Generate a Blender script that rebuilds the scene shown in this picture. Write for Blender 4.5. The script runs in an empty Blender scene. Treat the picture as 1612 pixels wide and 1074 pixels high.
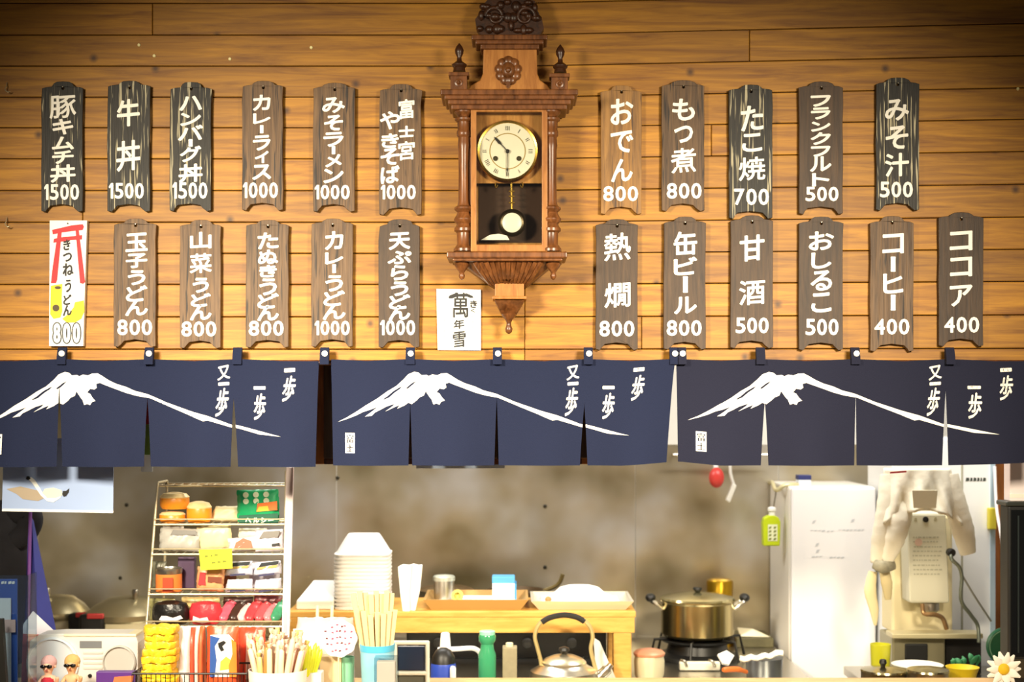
import bpy, bmesh, math, random
from mathutils import Vector, Matrix
from mathutils.geometry import tessellate_polygon
random.seed(7)
scene = bpy.context.scene
COL = scene.collection
R = math.radians

# ---------------------------------------------------------------- camera
F = 2250.0; CX = 806.0; HY = 640.0; ZC = 1.75; D0 = 4.5      # focal length in px of the 1612x1074 frame, horizon row, eye height, wall distance
cam_d = bpy.data.cameras.new('camera'); cam = bpy.data.objects.new('camera', cam_d); COL.objects.link(cam)
cam.location = (0, -D0, ZC); cam.rotation_euler = (R(90), 0, 0)
cam_d.sensor_width = 36; cam_d.lens = 36 * F / 1612; cam_d.shift_y = (HY - 537) / 1612
cam_d.dof.use_dof = True; cam_d.dof.focus_distance = 4.45; cam_d.dof.aperture_fstop = 2.4
scene.camera = cam

# ---------------------------------------------------------------- light
world = bpy.data.worlds.new('world'); scene.world = world; world.use_nodes = True
world.node_tree.nodes['Background'].inputs[0].default_value = (1.0, 0.90, 0.76, 1)
world.node_tree.nodes['Background'].inputs[1].default_value = 0.09

def area(name, loc, target, sx, sy, power, color, spread=180):
    d = bpy.data.lights.new(name, 'AREA'); d.shape = 'RECTANGLE'; d.size = sx; d.size_y = sy
    d.energy = power; d.color = color; d.spread = R(spread)
    o = bpy.data.objects.new(name, d); COL.objects.link(o); o.location = loc
    o.rotation_euler = (Vector(target) - Vector(loc)).to_track_quat('-Z', 'Y').to_euler()
    return o
# dining room lamps aimed at the menu wall; kitchen fluorescents over the work table
area('dining_lamp', (-1.45, -2.5, 2.55), (-0.55, 0, 1.55), 0.5, 0.35, 28, (1.0, 0.87, 0.65), 71)
area('dining_lamp', (1.3, -2.6, 2.5), (0.5, 0, 1.5), 0.5, 0.35, 24, (1.0, 0.87, 0.65), 71)
area('counter_lamp', (-0.9, -1.3, 2.5), (-0.75, 0.1, 0.9), 0.6, 0.3, 1.2, (1.0, 0.93, 0.84), 70)
area('kitchen_fluorescent', (-0.5, 1.05, 2.42), (-0.5, 1.1, 0), 1.2, 0.25, 24, (1.0, 0.975, 0.92), 180)
area('kitchen_fluorescent', (1.35, 0.85, 2.42), (1.35, 1.0, 0), 1.2, 0.25, 24, (1.0, 0.975, 0.92), 180)

vs = scene.view_settings
vs.view_transform = 'Standard'; vs.look = 'None'; vs.gamma = 1; vs.use_curve_mapping = False; vs.exposure = 0.35

# ---------------------------------------------------------------- helpers
def W(x, y, D): return Vector(((x - CX) * D / F, D - D0, ZC - (y - HY) * D / F))   # a pixel at a known distance
def yb(z, D): return HY + (ZC - z) * F / D                                        # row at which height z shows at distance D
def lin(h):
    h = h.lstrip('#'); c = [int(h[i:i + 2], 16) / 255 for i in (0, 2, 4)]
    return tuple(x / 12.92 if x <= .04045 else ((x + .055) / 1.055) ** 2.4 for x in c) + (1,)
MATS = {}
def mat(hexc, rough=.6, metal=0., alpha=1., bump=0., bscale=40., var=0., trans=0., sheen=0.):
    k = (hexc, rough, metal, alpha, bump, bscale, var, trans)
    if k in MATS: return MATS[k]
    m = bpy.data.materials.new('mat_' + hexc.strip('#')); m.use_nodes = True; nt = m.node_tree; b = nt.nodes['Principled BSDF']
    b.inputs['Base Color'].default_value = lin(hexc); b.inputs['Roughness'].default_value = rough
    b.inputs['Metallic'].default_value = metal; b.inputs['Alpha'].default_value = alpha
    b.inputs['Transmission Weight'].default_value = trans
    if var or bump:
        tc = nt.nodes.new('ShaderNodeNewGeometry'); n = nt.nodes.new('ShaderNodeTexNoise'); n.inputs['Scale'].default_value = bscale; n.inputs['Detail'].default_value = 4
        nt.links.new(tc.outputs['Position'], n.inputs['Vector'])
        if var:
            mx = nt.nodes.new('ShaderNodeMix'); mx.data_type = 'RGBA'; c = lin(hexc)
            mx.inputs['A'].default_value = tuple(max(0, x * (1 - var)) for x in c[:3]) + (1,); mx.inputs['B'].default_value = tuple(min(1, x * (1 + var)) for x in c[:3]) + (1,)
            nt.links.new(n.outputs['Fac'], mx.inputs['Factor']); nt.links.new(mx.outputs['Result'], b.inputs['Base Color'])
        if bump:
            bp = nt.nodes.new('ShaderNodeBump'); bp.inputs['Strength'].default_value = bump; bp.inputs['Distance'].default_value = .004
            nt.links.new(n.outputs['Fac'], bp.inputs['Height']); nt.links.new(bp.outputs['Normal'], b.inputs['Normal'])
    MATS[k] = m; return m

def wood(name, c_lo, c_hi, scale, stretch, rough=.5, bump=.25, knots=False, line=None, contrast=(.3, .7), rnd=.0):
    """grain running along the axis with the small stretch number; colours between c_lo and c_hi"""
    m = bpy.data.materials.new(name); m.use_nodes = True; nt = m.node_tree; L = nt.links.new; b = nt.nodes['Principled BSDF']; N = nt.nodes.new
    g = N('ShaderNodeNewGeometry'); oi = N('ShaderNodeObjectInfo')
    off = N('ShaderNodeVectorMath'); off.operation = 'SCALE'; off.inputs[0].default_value = (7, 3, 5); L(oi.outputs['Random'], off.inputs['Scale'])
    add = N('ShaderNodeVectorMath'); L(g.outputs['Position'], add.inputs[0]); L(off.outputs[0], add.inputs[1])
    mp = N('ShaderNodeMapping'); mp.inputs['Scale'].default_value = stretch; L(add.outputs[0], mp.inputs['Vector'])
    n = N('ShaderNodeTexNoise'); n.inputs['Scale'].default_value = scale; n.inputs['Detail'].default_value = 7; n.inputs['Roughness'].default_value = .62; n.inputs['Distortion'].default_value = .6
    L(mp.outputs[0], n.inputs['Vector'])
    r = N('ShaderNodeValToRGB'); r.color_ramp.elements[0].position = contrast[0]; r.color_ramp.elements[1].position = contrast[1]
    r.color_ramp.elements[0].color = lin(c_lo); r.color_ramp.elements[1].color = lin(c_hi); L(n.outputs['Fac'], r.inputs[0])
    col = r.outputs[0]; h = n.outputs['Fac']
    if line:
        mp2 = N('ShaderNodeMapping'); mp2.inputs['Scale'].default_value = tuple(line[2] * s for s in stretch); L(add.outputs[0], mp2.inputs['Vector'])
        n2 = N('ShaderNodeTexNoise'); n2.inputs['Scale'].default_value = scale; n2.inputs['Detail'].default_value = 2; n2.inputs['Distortion'].default_value = .3; L(mp2.outputs[0], n2.inputs['Vector'])
        r2 = N('ShaderNodeValToRGB'); r2.color_ramp.elements[0].position = line[1]; r2.color_ramp.elements[1].position = line[1] + .07; L(n2.outputs['Fac'], r2.inputs[0])
        mx = N('ShaderNodeMix'); mx.data_type = 'RGBA'; L(r2.outputs[0], mx.inputs['Factor']); L(col, mx.inputs['A']); mx.inputs['B'].default_value = lin(line[0]); col = mx.outputs['Result']; h = n2.outputs['Fac']
    if knots:
        v = N('ShaderNodeTexVoronoi'); v.voronoi_dimensions = '2D'; v.inputs['Scale'].default_value = 2.9
        sx_ = N('ShaderNodeSeparateXYZ'); wv = N('ShaderNodeCombineXYZ'); L(add.outputs[0], sx_.inputs[0]); L(sx_.outputs[0], wv.inputs[0]); L(sx_.outputs[2], wv.inputs[1]); L(wv.outputs[0], v.inputs['Vector'])
        mr = N('ShaderNodeMapRange'); mr.inputs['From Min'].default_value = .010; mr.inputs['From Max'].default_value = .05; mr.inputs['To Min'].default_value = .85; mr.inputs['To Max'].default_value = 0; L(v.outputs['Distance'], mr.inputs['Value'])
        mx = N('ShaderNodeMix'); mx.data_type = 'RGBA'; L(mr.outputs[0], mx.inputs['Factor']); L(col, mx.inputs['A']); mx.inputs['B'].default_value = lin('#3a1e08'); col = mx.outputs['Result']
    if rnd:
        hs = N('ShaderNodeHueSaturation'); mr = N('ShaderNodeMapRange'); mr.inputs['To Min'].default_value = 1 - rnd; mr.inputs['To Max'].default_value = 1 + rnd; L(oi.outputs['Random'], mr.inputs['Value']); L(mr.outputs[0], hs.inputs['Value']); L(col, hs.inputs['Color']); col = hs.outputs[0]
    L(col, b.inputs['Base Color']); b.inputs['Roughness'].default_value = rough
    bp = N('ShaderNodeBump'); bp.inputs['Strength'].default_value = bump; bp.inputs['Distance'].default_value = .003; L(h, bp.inputs['Height']); L(bp.outputs[0], b.inputs['Normal'])
    return m

def smooth_path(pts, n=6):
    P = [Vector(p) for p in pts]; out = []
    for i in range(len(P) - 1):
        a, b, c, d = P[max(i - 1, 0)], P[i], P[i + 1], P[min(i + 2, len(P) - 1)]
        for k in range(n):
            t = k / n
            out.append(.5 * ((2 * b) + (c - a) * t + (2 * a - 5 * b + 4 * c - d) * t * t + (3 * b - a - 3 * c + d) * t ** 3))
    out.append(P[-1]); return out

class MB:
    def __init__(s): s.v = []; s.f = []
    def add(s, v, f):
        n = len(s.v); s.v += [Vector(p) for p in v]; s.f += [tuple(i + n for i in q) for q in f]; return s
    def box(s, x0, x1, y0, y1, z0, z1):
        return s.add([(x0, y0, z0), (x1, y0, z0), (x1, y1, z0), (x0, y1, z0), (x0, y0, z1), (x1, y0, z1), (x1, y1, z1), (x0, y1, z1)],
                     [(0, 3, 2, 1), (4, 5, 6, 7), (0, 1, 5, 4), (1, 2, 6, 5), (2, 3, 7, 6), (3, 0, 4, 7)])
    def pbox(s, x0, y0, x1, y1, D, depth):          # a box whose front face covers the pixel rectangle at distance D
        a = W(x0, y1, D); b = W(x1, y0, D); return s.box(a.x, b.x, a.y, a.y + depth, a.z, b.z)
    def prism(s, poly, y0, y1, holes=()):
        loops = [list(poly)] + [list(h) for h in holes]; flatp = [p for l in loops for p in l]; n = len(flatp)
        tris = tessellate_polygon([[Vector((p[0], p[1], 0)) for p in l] for l in loops])
        v = [(p[0], y0, p[1]) for p in flatp] + [(p[0], y1, p[1]) for p in flatp]; f = []
        for t in tris:
            a, b, c = (Vector(flatp[i]) for i in t)
            if (b - a).cross(c - a) < 0: t = t[::-1]
            f.append(tuple(t)); f.append(tuple(i + n for i in t[::-1]))
        o = 0
        for l in loops:
            m = len(l); ar = sum(l[i][0] * l[(i + 1) % m][1] - l[(i + 1) % m][0] * l[i][1] for i in range(m))
            for i in range(m):
                j = (i + 1) % m; q = (o + i, o + i + n, o + j + n, o + j); f.append(q if (ar > 0) == (o == 0) else q[::-1])
            o += m
        return s.add(v, f)
    def pprism(s, poly, D, depth, holes=()):
        c = lambda l: [(W(x, y, D).x, W(x, y, D).z) for x, y in l]
        return s.prism(c(poly), D - D0, D - D0 + depth, [c(h) for h in holes])
    def pflat(s, poly, D, th=.0006): return s.pprism(poly, D, th)
    def lathe(s, cx, cy, prof, n=28, sx=1, sy=1, sq=0, caps=True):
        v = []; f = []
        for r, z in prof:
            for k in range(n):
                a = 2 * math.pi * (k + .5) / n; ca, sa = math.cos(a), math.sin(a)
                if sq: q = (abs(ca) ** sq + abs(sa) ** sq) ** (-1 / sq); ca *= q; sa *= q
                v.append((cx + r * sx * ca, cy + r * sy * sa, z))
        up = prof[-1][1] >= prof[0][1]
        for i in range(len(prof) - 1):
            for k in range(n):
                a = i * n + k; b = i * n + (k + 1) % n; q = (a, b, b + n, a + n); f.append(q if up else q[::-1])
        t = tuple(range(n)); e = tuple(range((len(prof) - 1) * n, len(prof) * n))
        if caps: f.append(t[::-1] if up else t); f.append(e if up else e[::-1])
        return s.add(v, f)
    def plathe(s, cx, D, prof, n=28, **k):          # upright turned shape, profile in px (radius, row) at distance D
        c = W(cx, 0, D); return s.lathe(c.x, c.y, [(r * D / F, W(0, y, D).z) for r, y in prof], n, **k)
    def ylathe(s, cx, cz, prof, n=36):              # turned about the y axis, profile (radius, y)
        v = []; f = []
        for r, y in prof:
            for k in range(n):
                a = 2 * math.pi * k / n; v.append((cx + r * math.cos(a), y, cz + r * math.sin(a)))
        for i in range(len(prof) - 1):
            for k in range(n):
                a = i * n + k; b = i * n + (k + 1) % n; f.append((a, a + n, b + n, b))
        f.append(tuple(range(n))); f.append(tuple(range((len(prof) - 1) * n, len(prof) * n))[::-1])
        s.add(v, f); return s
    def tube(s, pts, r, n=8, sy=1., closed=False):
        P = [Vector(p) for p in pts]; m = len(P); rr = r if isinstance(r, (list, tuple)) else [r] * m; v = []; f = []
        for i, p in enumerate(P):
            t = (P[(i + 1) % m] - P[i - 1]) if closed else (P[min(i + 1, m - 1)] - P[max(i - 1, 0)])
            t.normalize(); ref = Vector((0, 1, 0)) if abs(t.y) < .9 else Vector((1, 0, 0)); u = t.cross(ref).normalized(); w = u.cross(t).normalized()
            for k in range(n):
                a = 2 * math.pi * k / n; v.append(p + rr[i] * (math.cos(a) * u + sy * math.sin(a) * w))
        for i in range(m if closed else m - 1):
            j = (i + 1) % m
            for k in range(n): f.append((i * n + k, i * n + (k + 1) % n, j * n + (k + 1) % n, j * n + k))
        if not closed: f.append(tuple(range(n))[::-1]); f.append(tuple(range((m - 1) * n, m * n)))
        return s.add(v, f)
    def ell(s, c, rx, ry, rz, nu=16, nv=10):
        v = []; f = []
        for i in range(nv + 1):
            t = math.pi * (.02 + .96 * i / nv)
            for k in range(nu):
                a = 2 * math.pi * k / nu; v.append((c[0] + rx * math.sin(t) * math.cos(a), c[1] + ry * math.sin(t) * math.sin(a), c[2] - rz * math.cos(t)))
        for i in range(nv):
            for k in range(nu): a = i * nu + k; b = i * nu + (k + 1) % nu; f.append((a, b, b + nu, a + nu))
        f.append(tuple(range(nu))[::-1]); f.append(tuple(range(nv * nu, nv * nu + nu))); return s.add(v, f)
    def pillow(s, x0, y0, x1, y1, D, depth, lean=0., wob=.0, n=10, crimp=.1, top=None):
        """a stuffed pouch standing on its lower edge, flat crimped ends; lean moves the top back; top = (x0, x1) of the upper edge"""
        v = []; f = []; tx = top or (x0, x1)
        for sd in (-1, 1):
            for i in range(n + 1):
                for j in range(n + 1):
                    u = j / n; w = i / n; yy = y1 + (y0 - y1) * w
                    a = x0 + (tx[0] - x0) * w; b = x1 + (tx[1] - x1) * w
                    e = max(0, 1 - abs(2 * u - 1) ** 3) ** .6 * max(0, 1 - abs(2 * w - 1) ** 3.5) ** .6
                    p = W(a + (b - a) * u, yy, D); wb = wob * math.sin(u * 23 + w * 9 + x0) * math.sin(w * 17 + u * 5 + y0)
                    v.append((p.x + wb * .5 * (1 if 0 < j < n else .6), p.y + lean * w + sd * (depth * .5 * e + .0004) + wb, p.z + wb * .3))
        m = (n + 1) ** 2
        for i in range(n):
            for j in range(n):
                a = i * (n + 1) + j; f.append((a, a + 1, a + n + 2, a + n + 1)); f.append((m + a, m + a + n + 1, m + a + n + 2, m + a + 1))
        for k in range(n):
            f.append((k + 1, k, m + k, m + k + 1)); a = n * (n + 1) + k; f.append((a, a + 1, m + a + 1, m + a))
            a = k * (n + 1); f.append((a, a + n + 1, m + a + n + 1, m + a)); a = a + n; f.append((a + n + 1, a, m + a, m + a + n + 1))
        return s.add(v, f)
    def move(s, d): s.v = [p + Vector(d) for p in s.v]; return s
    def rot(s, c, axis, deg):
        M = Matrix.Rotation(R(deg), 3, axis); c = Vector(c); s.v = [c + M @ (p - c) for p in s.v]; return s
    def build(s, name, m, parent=None, smooth=35, bevel=0, seg=2):
        lo = Vector([min(p[i] for p in s.v) for i in range(3)]); hi = Vector([max(p[i] for p in s.v) for i in range(3)])
        org = Vector(((lo.x + hi.x) / 2, (lo.y + hi.y) / 2, lo.z))
        me = bpy.data.meshes.new(name); me.from_pydata([p - org for p in s.v], [], s.f); me.validate(); me.materials.append(m)
        if smooth: me.shade_smooth(); me.set_sharp_from_angle(angle=R(smooth))
        o = bpy.data.objects.new(name, me); COL.objects.link(o); o.location = org
        ORG[o.name] = org
        if parent is not None: o.parent = parent; o.location = org - ORG[parent.name]
        if bevel:
            md = o.modifiers.new('bevel', 'BEVEL'); md.width = bevel; md.segments = seg; md.limit_method = 'ANGLE'; md.angle_limit = R(40)
        return o
ORG = {}
def thing(name, label, cat, at, group=None):
    o = bpy.data.objects.new(name, None); COL.objects.link(o); o.location = at; o.empty_display_size = .05; ORG[o.name] = Vector(at)
    return tag(o, label, cat, group)
def tag(o, label, cat, group=None):
    o['label'] = label; o['category'] = cat
    if group: o['group'] = group
    return o
def struct(o): o['kind'] = 'structure'; return o
def copy_thing(o, d, label=None):
    c = o.copy(); COL.objects.link(c); c.location = o.location + Vector(d); ORG[c.name] = ORG[o.name] + Vector(d)
    if label: c['label'] = label
    for ch in o.children:
        k = ch.copy(); COL.objects.link(k); k.parent = c
    return c

GL = {'1': ([(0, .70), (0, .80), (.55, 1), (1, 1), (1, 0), (.55, 0), (.55, .82)], [(0, 6, 2, 1), (6, 5, 4, 3, 2)])}
def glyph(ch):
    if ch not in GL:
        cu = bpy.data.curves.new('lettering', 'FONT'); cu.body = ch; cu.resolution_u = 3
        o = bpy.data.objects.new('lettering', cu); COL.objects.link(o)
        me = bpy.data.meshes.new_from_object(o.evaluated_get(bpy.context.evaluated_depsgraph_get()))
        V = [(v.co.x, v.co.y) for v in me.vertices]; P = [tuple(p.vertices) for p in me.polygons]
        bpy.data.objects.remove(o); bpy.data.curves.remove(cu); bpy.data.meshes.remove(me)
        if ch == 'ー': V = [(y, -x) for x, y in V]
        x0 = min(p[0] for p in V); x1 = max(p[0] for p in V); y0 = min(p[1] for p in V); y1 = max(p[1] for p in V)
        GL[ch] = ([((x - x0) / max(x1 - x0, 1e-6), (y - y0) / max(y1 - y0, 1e-6)) for x, y in V], P)
    return GL[ch]
def put(mb, ch, x0, y0, x1, y1, D, wt=.8, shear=.0, n=8):
    """one character painted into a pixel rectangle at distance D; wt (px) is how far the brush spreads beyond the thin glyph"""
    V, P = glyph(ch); x0 += wt; x1 -= wt; y0 += wt; y1 -= wt; h = y1 - y0; w = x1 - x0
    offs = [(0, 0)] + ([(wt * math.cos(2 * math.pi * k / n), wt * math.sin(2 * math.pi * k / n)) for k in range(n)] if wt else [])
    for k, (dx, dy) in enumerate(offs):
        mb.add([W(x0 + u * w + dx, y1 - h * (w_ + shear * (u - .5)) + dy, D - k * 4e-5) for u, w_ in V], P)
def line_text(mb, s, x0, y0, x1, y1, D, wt=.8, gap=.12, narrow='1'):
    ws = [.5 if c in narrow else 1. for c in s]; tot = sum(ws) + gap * (len(s) - 1); x = x0; u = (x1 - x0) / tot
    for c, w in zip(s, ws): put(mb, c, x, y0, x + w * u, y1, D, wt); x += (w + gap) * u
def arc(cx, cy, rx, ry, a0, a1, n): return [(cx + rx * math.cos(R(a0 + (a1 - a0) * i / n)), cy - ry * math.sin(R(a0 + (a1 - a0) * i / n))) for i in range(n + 1)]
def circ(cx, cy, r, n=24, ry=None): return arc(cx, cy, r, ry or r, 0, 360 * (n - 1) / n, n - 1)

# ---------------------------------------------------------------- materials
PINE = wood('pine_planks', '#774607', '#bf851c', 3.2, (1.0, 1, 16), .55, .12, knots=True, rnd=.16, contrast=(.28, .72))
PINE_BENCH = wood('light_bench_wood', '#c08a34', '#dcaa56', 4, (1.5, 3, 12), .5, .1)
DARKWOOD = wood('dark_wood', '#3a1d0b', '#6e3d1a', 5, (9, 9, .8), .45, .15)
CLOCKWOOD = wood('clock_walnut', '#46260f', '#82502a', 9, (6, 6, .9), .33, .1)
CLOCKLIGHT = wood('clock_oak_panel', '#87511f', '#b37a3c', 9, (6, 6, .9), .35, .1)
BOARD_BLACK = wood('charred_board', '#0e0c09', '#2a241c', 11, (10, 3, .45), .6, .5, line=('#b0a688', .575, 1.5), contrast=(.3, .8), rnd=.15)
BOARD_BROWN = wood('weathered_board', '#3a2615', '#7a5c3c', 11, (9, 3, .45), .6, .5, line=('#23160c', .6, 1.3), contrast=(.3, .72), rnd=.12)
BOARD_TAN = wood('tan_board', '#5e4020', '#a87a3c', 10, (7, 3, .45), .6, .4, line=('#4a3320', .63, 1.4), contrast=(.3, .7))
BOARD_DARK = wood('dark_board', '#2a1b0f', '#533c26', 11, (8, 3, .6), .6, .35, contrast=(.3, .75), rnd=.12)
PAINT = mat('#fbf6ea', .55); INK = mat('#141210', .6)
NAVY = mat('#081536', .9, bump=.5, bscale=420, var=.12); NAVY2 = mat('#10132c', .9, bump=.5, bscale=420, var=.12)
WHITE = mat('#f2f0ea', .55); PAPER = mat('#f4f1ea', .8); CREAM = mat('#e9dcbf', .7); FOAM = mat('#f6f4ee', .7)
STEEL = mat('#b9b4a8', .3, 1.0); CHROME = mat('#d8d6d0', .15, 1.0); BLACK = mat('#15130f', .45); BLACKGLOSS = mat('#0c0d0e', .12)
WIRE = mat('#d6c8a4', .35, .6); BRASS = mat('#c9a24a', .25, 1.0); ALU = mat('#cfc9b8', .28, 1.0)
def glass(name, tint, gloss=.06, rough=.02):
    m = bpy.data.materials.new(name); m.use_nodes = True; nt = m.node_tree; nt.nodes.clear(); N = nt.nodes.new; L = nt.links.new
    o = N('ShaderNodeOutputMaterial'); t = N('ShaderNodeBsdfTransparent'); g = N('ShaderNodeBsdfGlossy'); x = N('ShaderNodeMixShader')
    t.inputs[0].default_value = lin(tint); g.inputs['Roughness'].default_value = rough; x.inputs[0].default_value = gloss
    L(t.outputs[0], x.inputs[1]); L(g.outputs[0], x.inputs[2]); L(x.outputs[0], o.inputs[0]); return m
CLEAR = glass('clear_plastic', '#dfe8ee', .14, .1); PANE = glass('clock_glass', '#f4f4f0', .05); GOLD = mat('#c9a02c', .3, 1.0)

def steel_wall():
    m = bpy.data.materials.new('brushed_stainless'); m.use_nodes = True; nt = m.node_tree; L = nt.links.new; b = nt.nodes['Principled BSDF']; N = nt.nodes.new
    g = N('ShaderNodeNewGeometry'); n = N('ShaderNodeTexNoise'); n.inputs['Scale'].default_value = 2.0; n.inputs['Detail'].default_value = 3; L(g.outputs['Position'], n.inputs['Vector'])
    r = N('ShaderNodeValToRGB'); r.color_ramp.elements[0].color = lin('#94855f'); r.color_ramp.elements[1].color = lin('#e0deda'); r.color_ramp.elements[0].position = .34; r.color_ramp.elements[1].position = .68; e_ = r.color_ramp.elements.new(.5); e_.color = lin('#c4b89c'); L(n.outputs['Fac'], r.inputs[0]); L(r.outputs[0], b.inputs['Base Color'])  # blotchy reflections put into the steel colour as mottled tones
    b.inputs['Metallic'].default_value = .75
    mr = N('ShaderNodeMapRange'); mr.inputs['To Min'].default_value = .2; mr.inputs['To Max'].default_value = .45; L(n.outputs['Fac'], mr.inputs['Value']); L(mr.outputs[0], b.inputs['Roughness'])
    n2 = N('ShaderNodeTexNoise'); n2.inputs['Scale'].default_value = 4; n2.inputs['Detail'].default_value = 1; L(g.outputs['Position'], n2.inputs['Vector'])
    bp = N('ShaderNodeBump'); bp.inputs['Strength'].default_value = .5; bp.inputs['Distance'].default_value = .02; L(n2.outputs['Fac'], bp.inputs['Height']); L(bp.outputs[0], b.inputs['Normal'])
    return m
STEELWALL = steel_wall()

# ================================================================ STRUCTURE
ZL = W(0, 574, D0).z                                   # lower edge of the plank wall
wall = struct(MB().box(-2.9, 2.9, .012, .1, ZL, 3.35).build('wall_front', mat('#5a3a16', .8), smooth=0))
seams = [5 - 49 * k for k in range(3, 0, -1)] + [5, 55, 104, 153, 201, 250, 300, 350, 399, 448, 499, 550, 573]
def tilt(x, y): return y - (.034 * (590 - y) * (x - 830) / 782 if x > 830 else .0)
for r_ in range(len(seams) - 1):
    off = [0, -170, 120, -60][r_ % 4]
    xs = sorted(set([-640, 826, 2260] + ([300 + off] if r_ % 3 == 0 else []) + ([1180 + off] if r_ % 3 == 1 else [])))
    for a, b in zip(xs[:-1], xs[1:]):
        g = .7
        pl = [(a + .4, tilt(a, seams[r_]) + g), (b - .4, tilt(b, seams[r_]) + g), (b - .4, tilt(b, seams[r_ + 1]) - g), (a + .4, tilt(a, seams[r_ + 1]) - g)]
        MB().pprism(pl[::-1], D0, .0125).build('plank', PINE, wall, smooth=0, bevel=.0022, seg=2)
struct(MB().box(-3.2, 3.2, -5.2, 2.2, -.05, 0).build('floor', mat('#6d6658', .6, var=.2, bscale=6), smooth=0))
struct(MB().box(-3.2, 3.2, -3.2, .1, 3.35, 3.45).build('ceiling', mat('#4a3720', .8), smooth=0))
struct(MB().box(-3.2, 3.2, .1, 2.2, 2.5, 2.6).build('ceiling', mat('#d8d2c2', .8), smooth=0))
struct(MB().box(-3.3, -3.2, .1, 2.2, 0, 2.6).build('wall_left', mat('#b8aa8e', .7), smooth=0))
struct(MB().box(3.2, 3.3, .1, 2.2, 0, 2.6).build('wall_right', mat('#d8d4c8', .7), smooth=0))
DB = 6.5; YB = DB - D0
kw = struct(MB().box(-3.2, 3.2, YB, YB + .1, 0, 2.6).build('wall_back', mat('#e8e6de', .7), smooth=0))
zst = W(0, 700, DB).z
for a, b in ((-900, 60), (60, 530), (530, 1000), (1000, 1225), (1225, 2300)):
    MB().box(W(a, 0, DB).x + .002, W(b, 0, DB).x - .002, YB - .006, YB, .3, zst if a > 900 else zst + .35).build('steel_panel', STEELWALL, kw, smooth=0)
for x, y in ((532, 752), (858, 797), (858, 893), (200, 795), (190, 910)):
    MB().ylathe(W(x, y, DB).x, W(x, y, DB).z, [(.009, YB - .006), (.008, YB - .010), (.004, YB - .012)], 12).build('rivet', mat('#4a463c', .4, .8), kw)
# wooden post by the right end of the kitchen
struct(MB().pbox(1563, 100, 1585, 1300, 6.2, .1).build('trim_1', wood('post_wood', '#6a3a12', '#9a5a1e', 6, (8, 8, .8), .5), smooth=0, bevel=.003))

# serving counter: its far upper edge shows along the bottom of the picture
ct = thing('serving_counter', 'pale wooden serving counter carrying snacks, radio and chopsticks', 'counter', (0, .05, 0))
MB().box(-2.6, 2.6, -.38, .40, .785, .82).build('counter_top', wood('counter_wood', '#c59a66', '#dcb884', 4, (1.5, 8, 8), .45, .08), ct, smooth=0, bevel=.004)
MB().box(-2.6, 2.6, -.32, -.29, 0, .785).build('front_panel', PINE_BENCH, ct, smooth=0)
MB().box(-2.6, 2.6, .34, .37, 0, .785).build('back_panel', PINE_BENCH, ct, smooth=0)
ZK = .82
# stainless work table behind the counter
ZT = .70
wt_ = thing('work_table', 'long stainless steel kitchen work table behind the serving counter', 'table', (0, 1.2, 0))
MB().box(-2.5, 1.15, .55, 1.97, ZT - .035, ZT).build('table_top', STEEL, wt_, smooth=0, bevel=.004)
for x in (-2.4, -.6, 1.1):
    for y in (.6, 1.9): MB().lathe(x, y, [(.02, 0), (.02, ZT - .035)], 12).build('leg', STEEL, wt_)
MB().box(-2.45, 1.12, .8, 1.9, .15, .17).build('under_shelf', STEEL, wt_, smooth=0)
wt2 = thing('side_table', 'steel side table in front of the fridge and white cabinet', 'table', (1.8, .9, 0))
MB().box(1.34, 2.5, .48, 1.28, ZT - .035, ZT).build('table_top', STEEL, wt2, smooth=0, bevel=.004)
for x in (1.38, 2.45):
    for y in (.52, 1.24): MB().lathe(x, y, [(.02, 0), (.02, ZT - .035)], 12).build('leg', STEEL, wt2)

# ================================================================ MENU BOARDS
def board_outline(x0, x1, yt, yb_, sh, seed):
    rr = random.Random(seed); w = x1 - x0; j = lambda a: rr.uniform(-a, a)
    sh_y = yt + 8 + j(1.5); a = .2 + j(.03); n = [.22 + j(.03), .76 + j(.03)]
    p = [(x0 + j(.8), sh_y + 2), (x0 + w * .10, sh_y), (x0 + w * (a + .02), sh_y - 1), (x0 + w * (a + .07), yt + 3.2), (x0 + w * .36, yt + .6), (x0 + w * .5, yt), (x0 + w * .66, yt + .6), (x0 + w * (.95 - a), yt + 3.2), (x0 + w * (1.0 - a), sh_y - 1), (x0 + w * .92, sh_y), (x1 + j(.8), sh_y + 2)]
    k = 6
    p += [(x1 + sh + j(.7), yt + (yb_ - yt) * i / k) for i in range(1, k)]
    p += [(x1 + sh, yb_ - 1), (x1 + sh - w * .1, yb_ + .5), (x0 + sh + w * (n[1] + .07), yb_ - 4), (x0 + sh + w * n[1], yb_ - 9), (x0 + sh + w * .5, yb_ - 11.5), (x0 + sh + w * n[0], yb_ - 9), (x0 + sh + w * (n[0] - .07), yb_ - 4), (x0 + sh + w * .1, yb_ + .5), (x0 + sh, yb_ - 1)]
    p += [(x0 + sh + j(.7), yt + (yb_ - yt) * i / k) for i in range(k - 1, 0, -1)]
    return p[::-1]
DBD = 4.478
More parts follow.
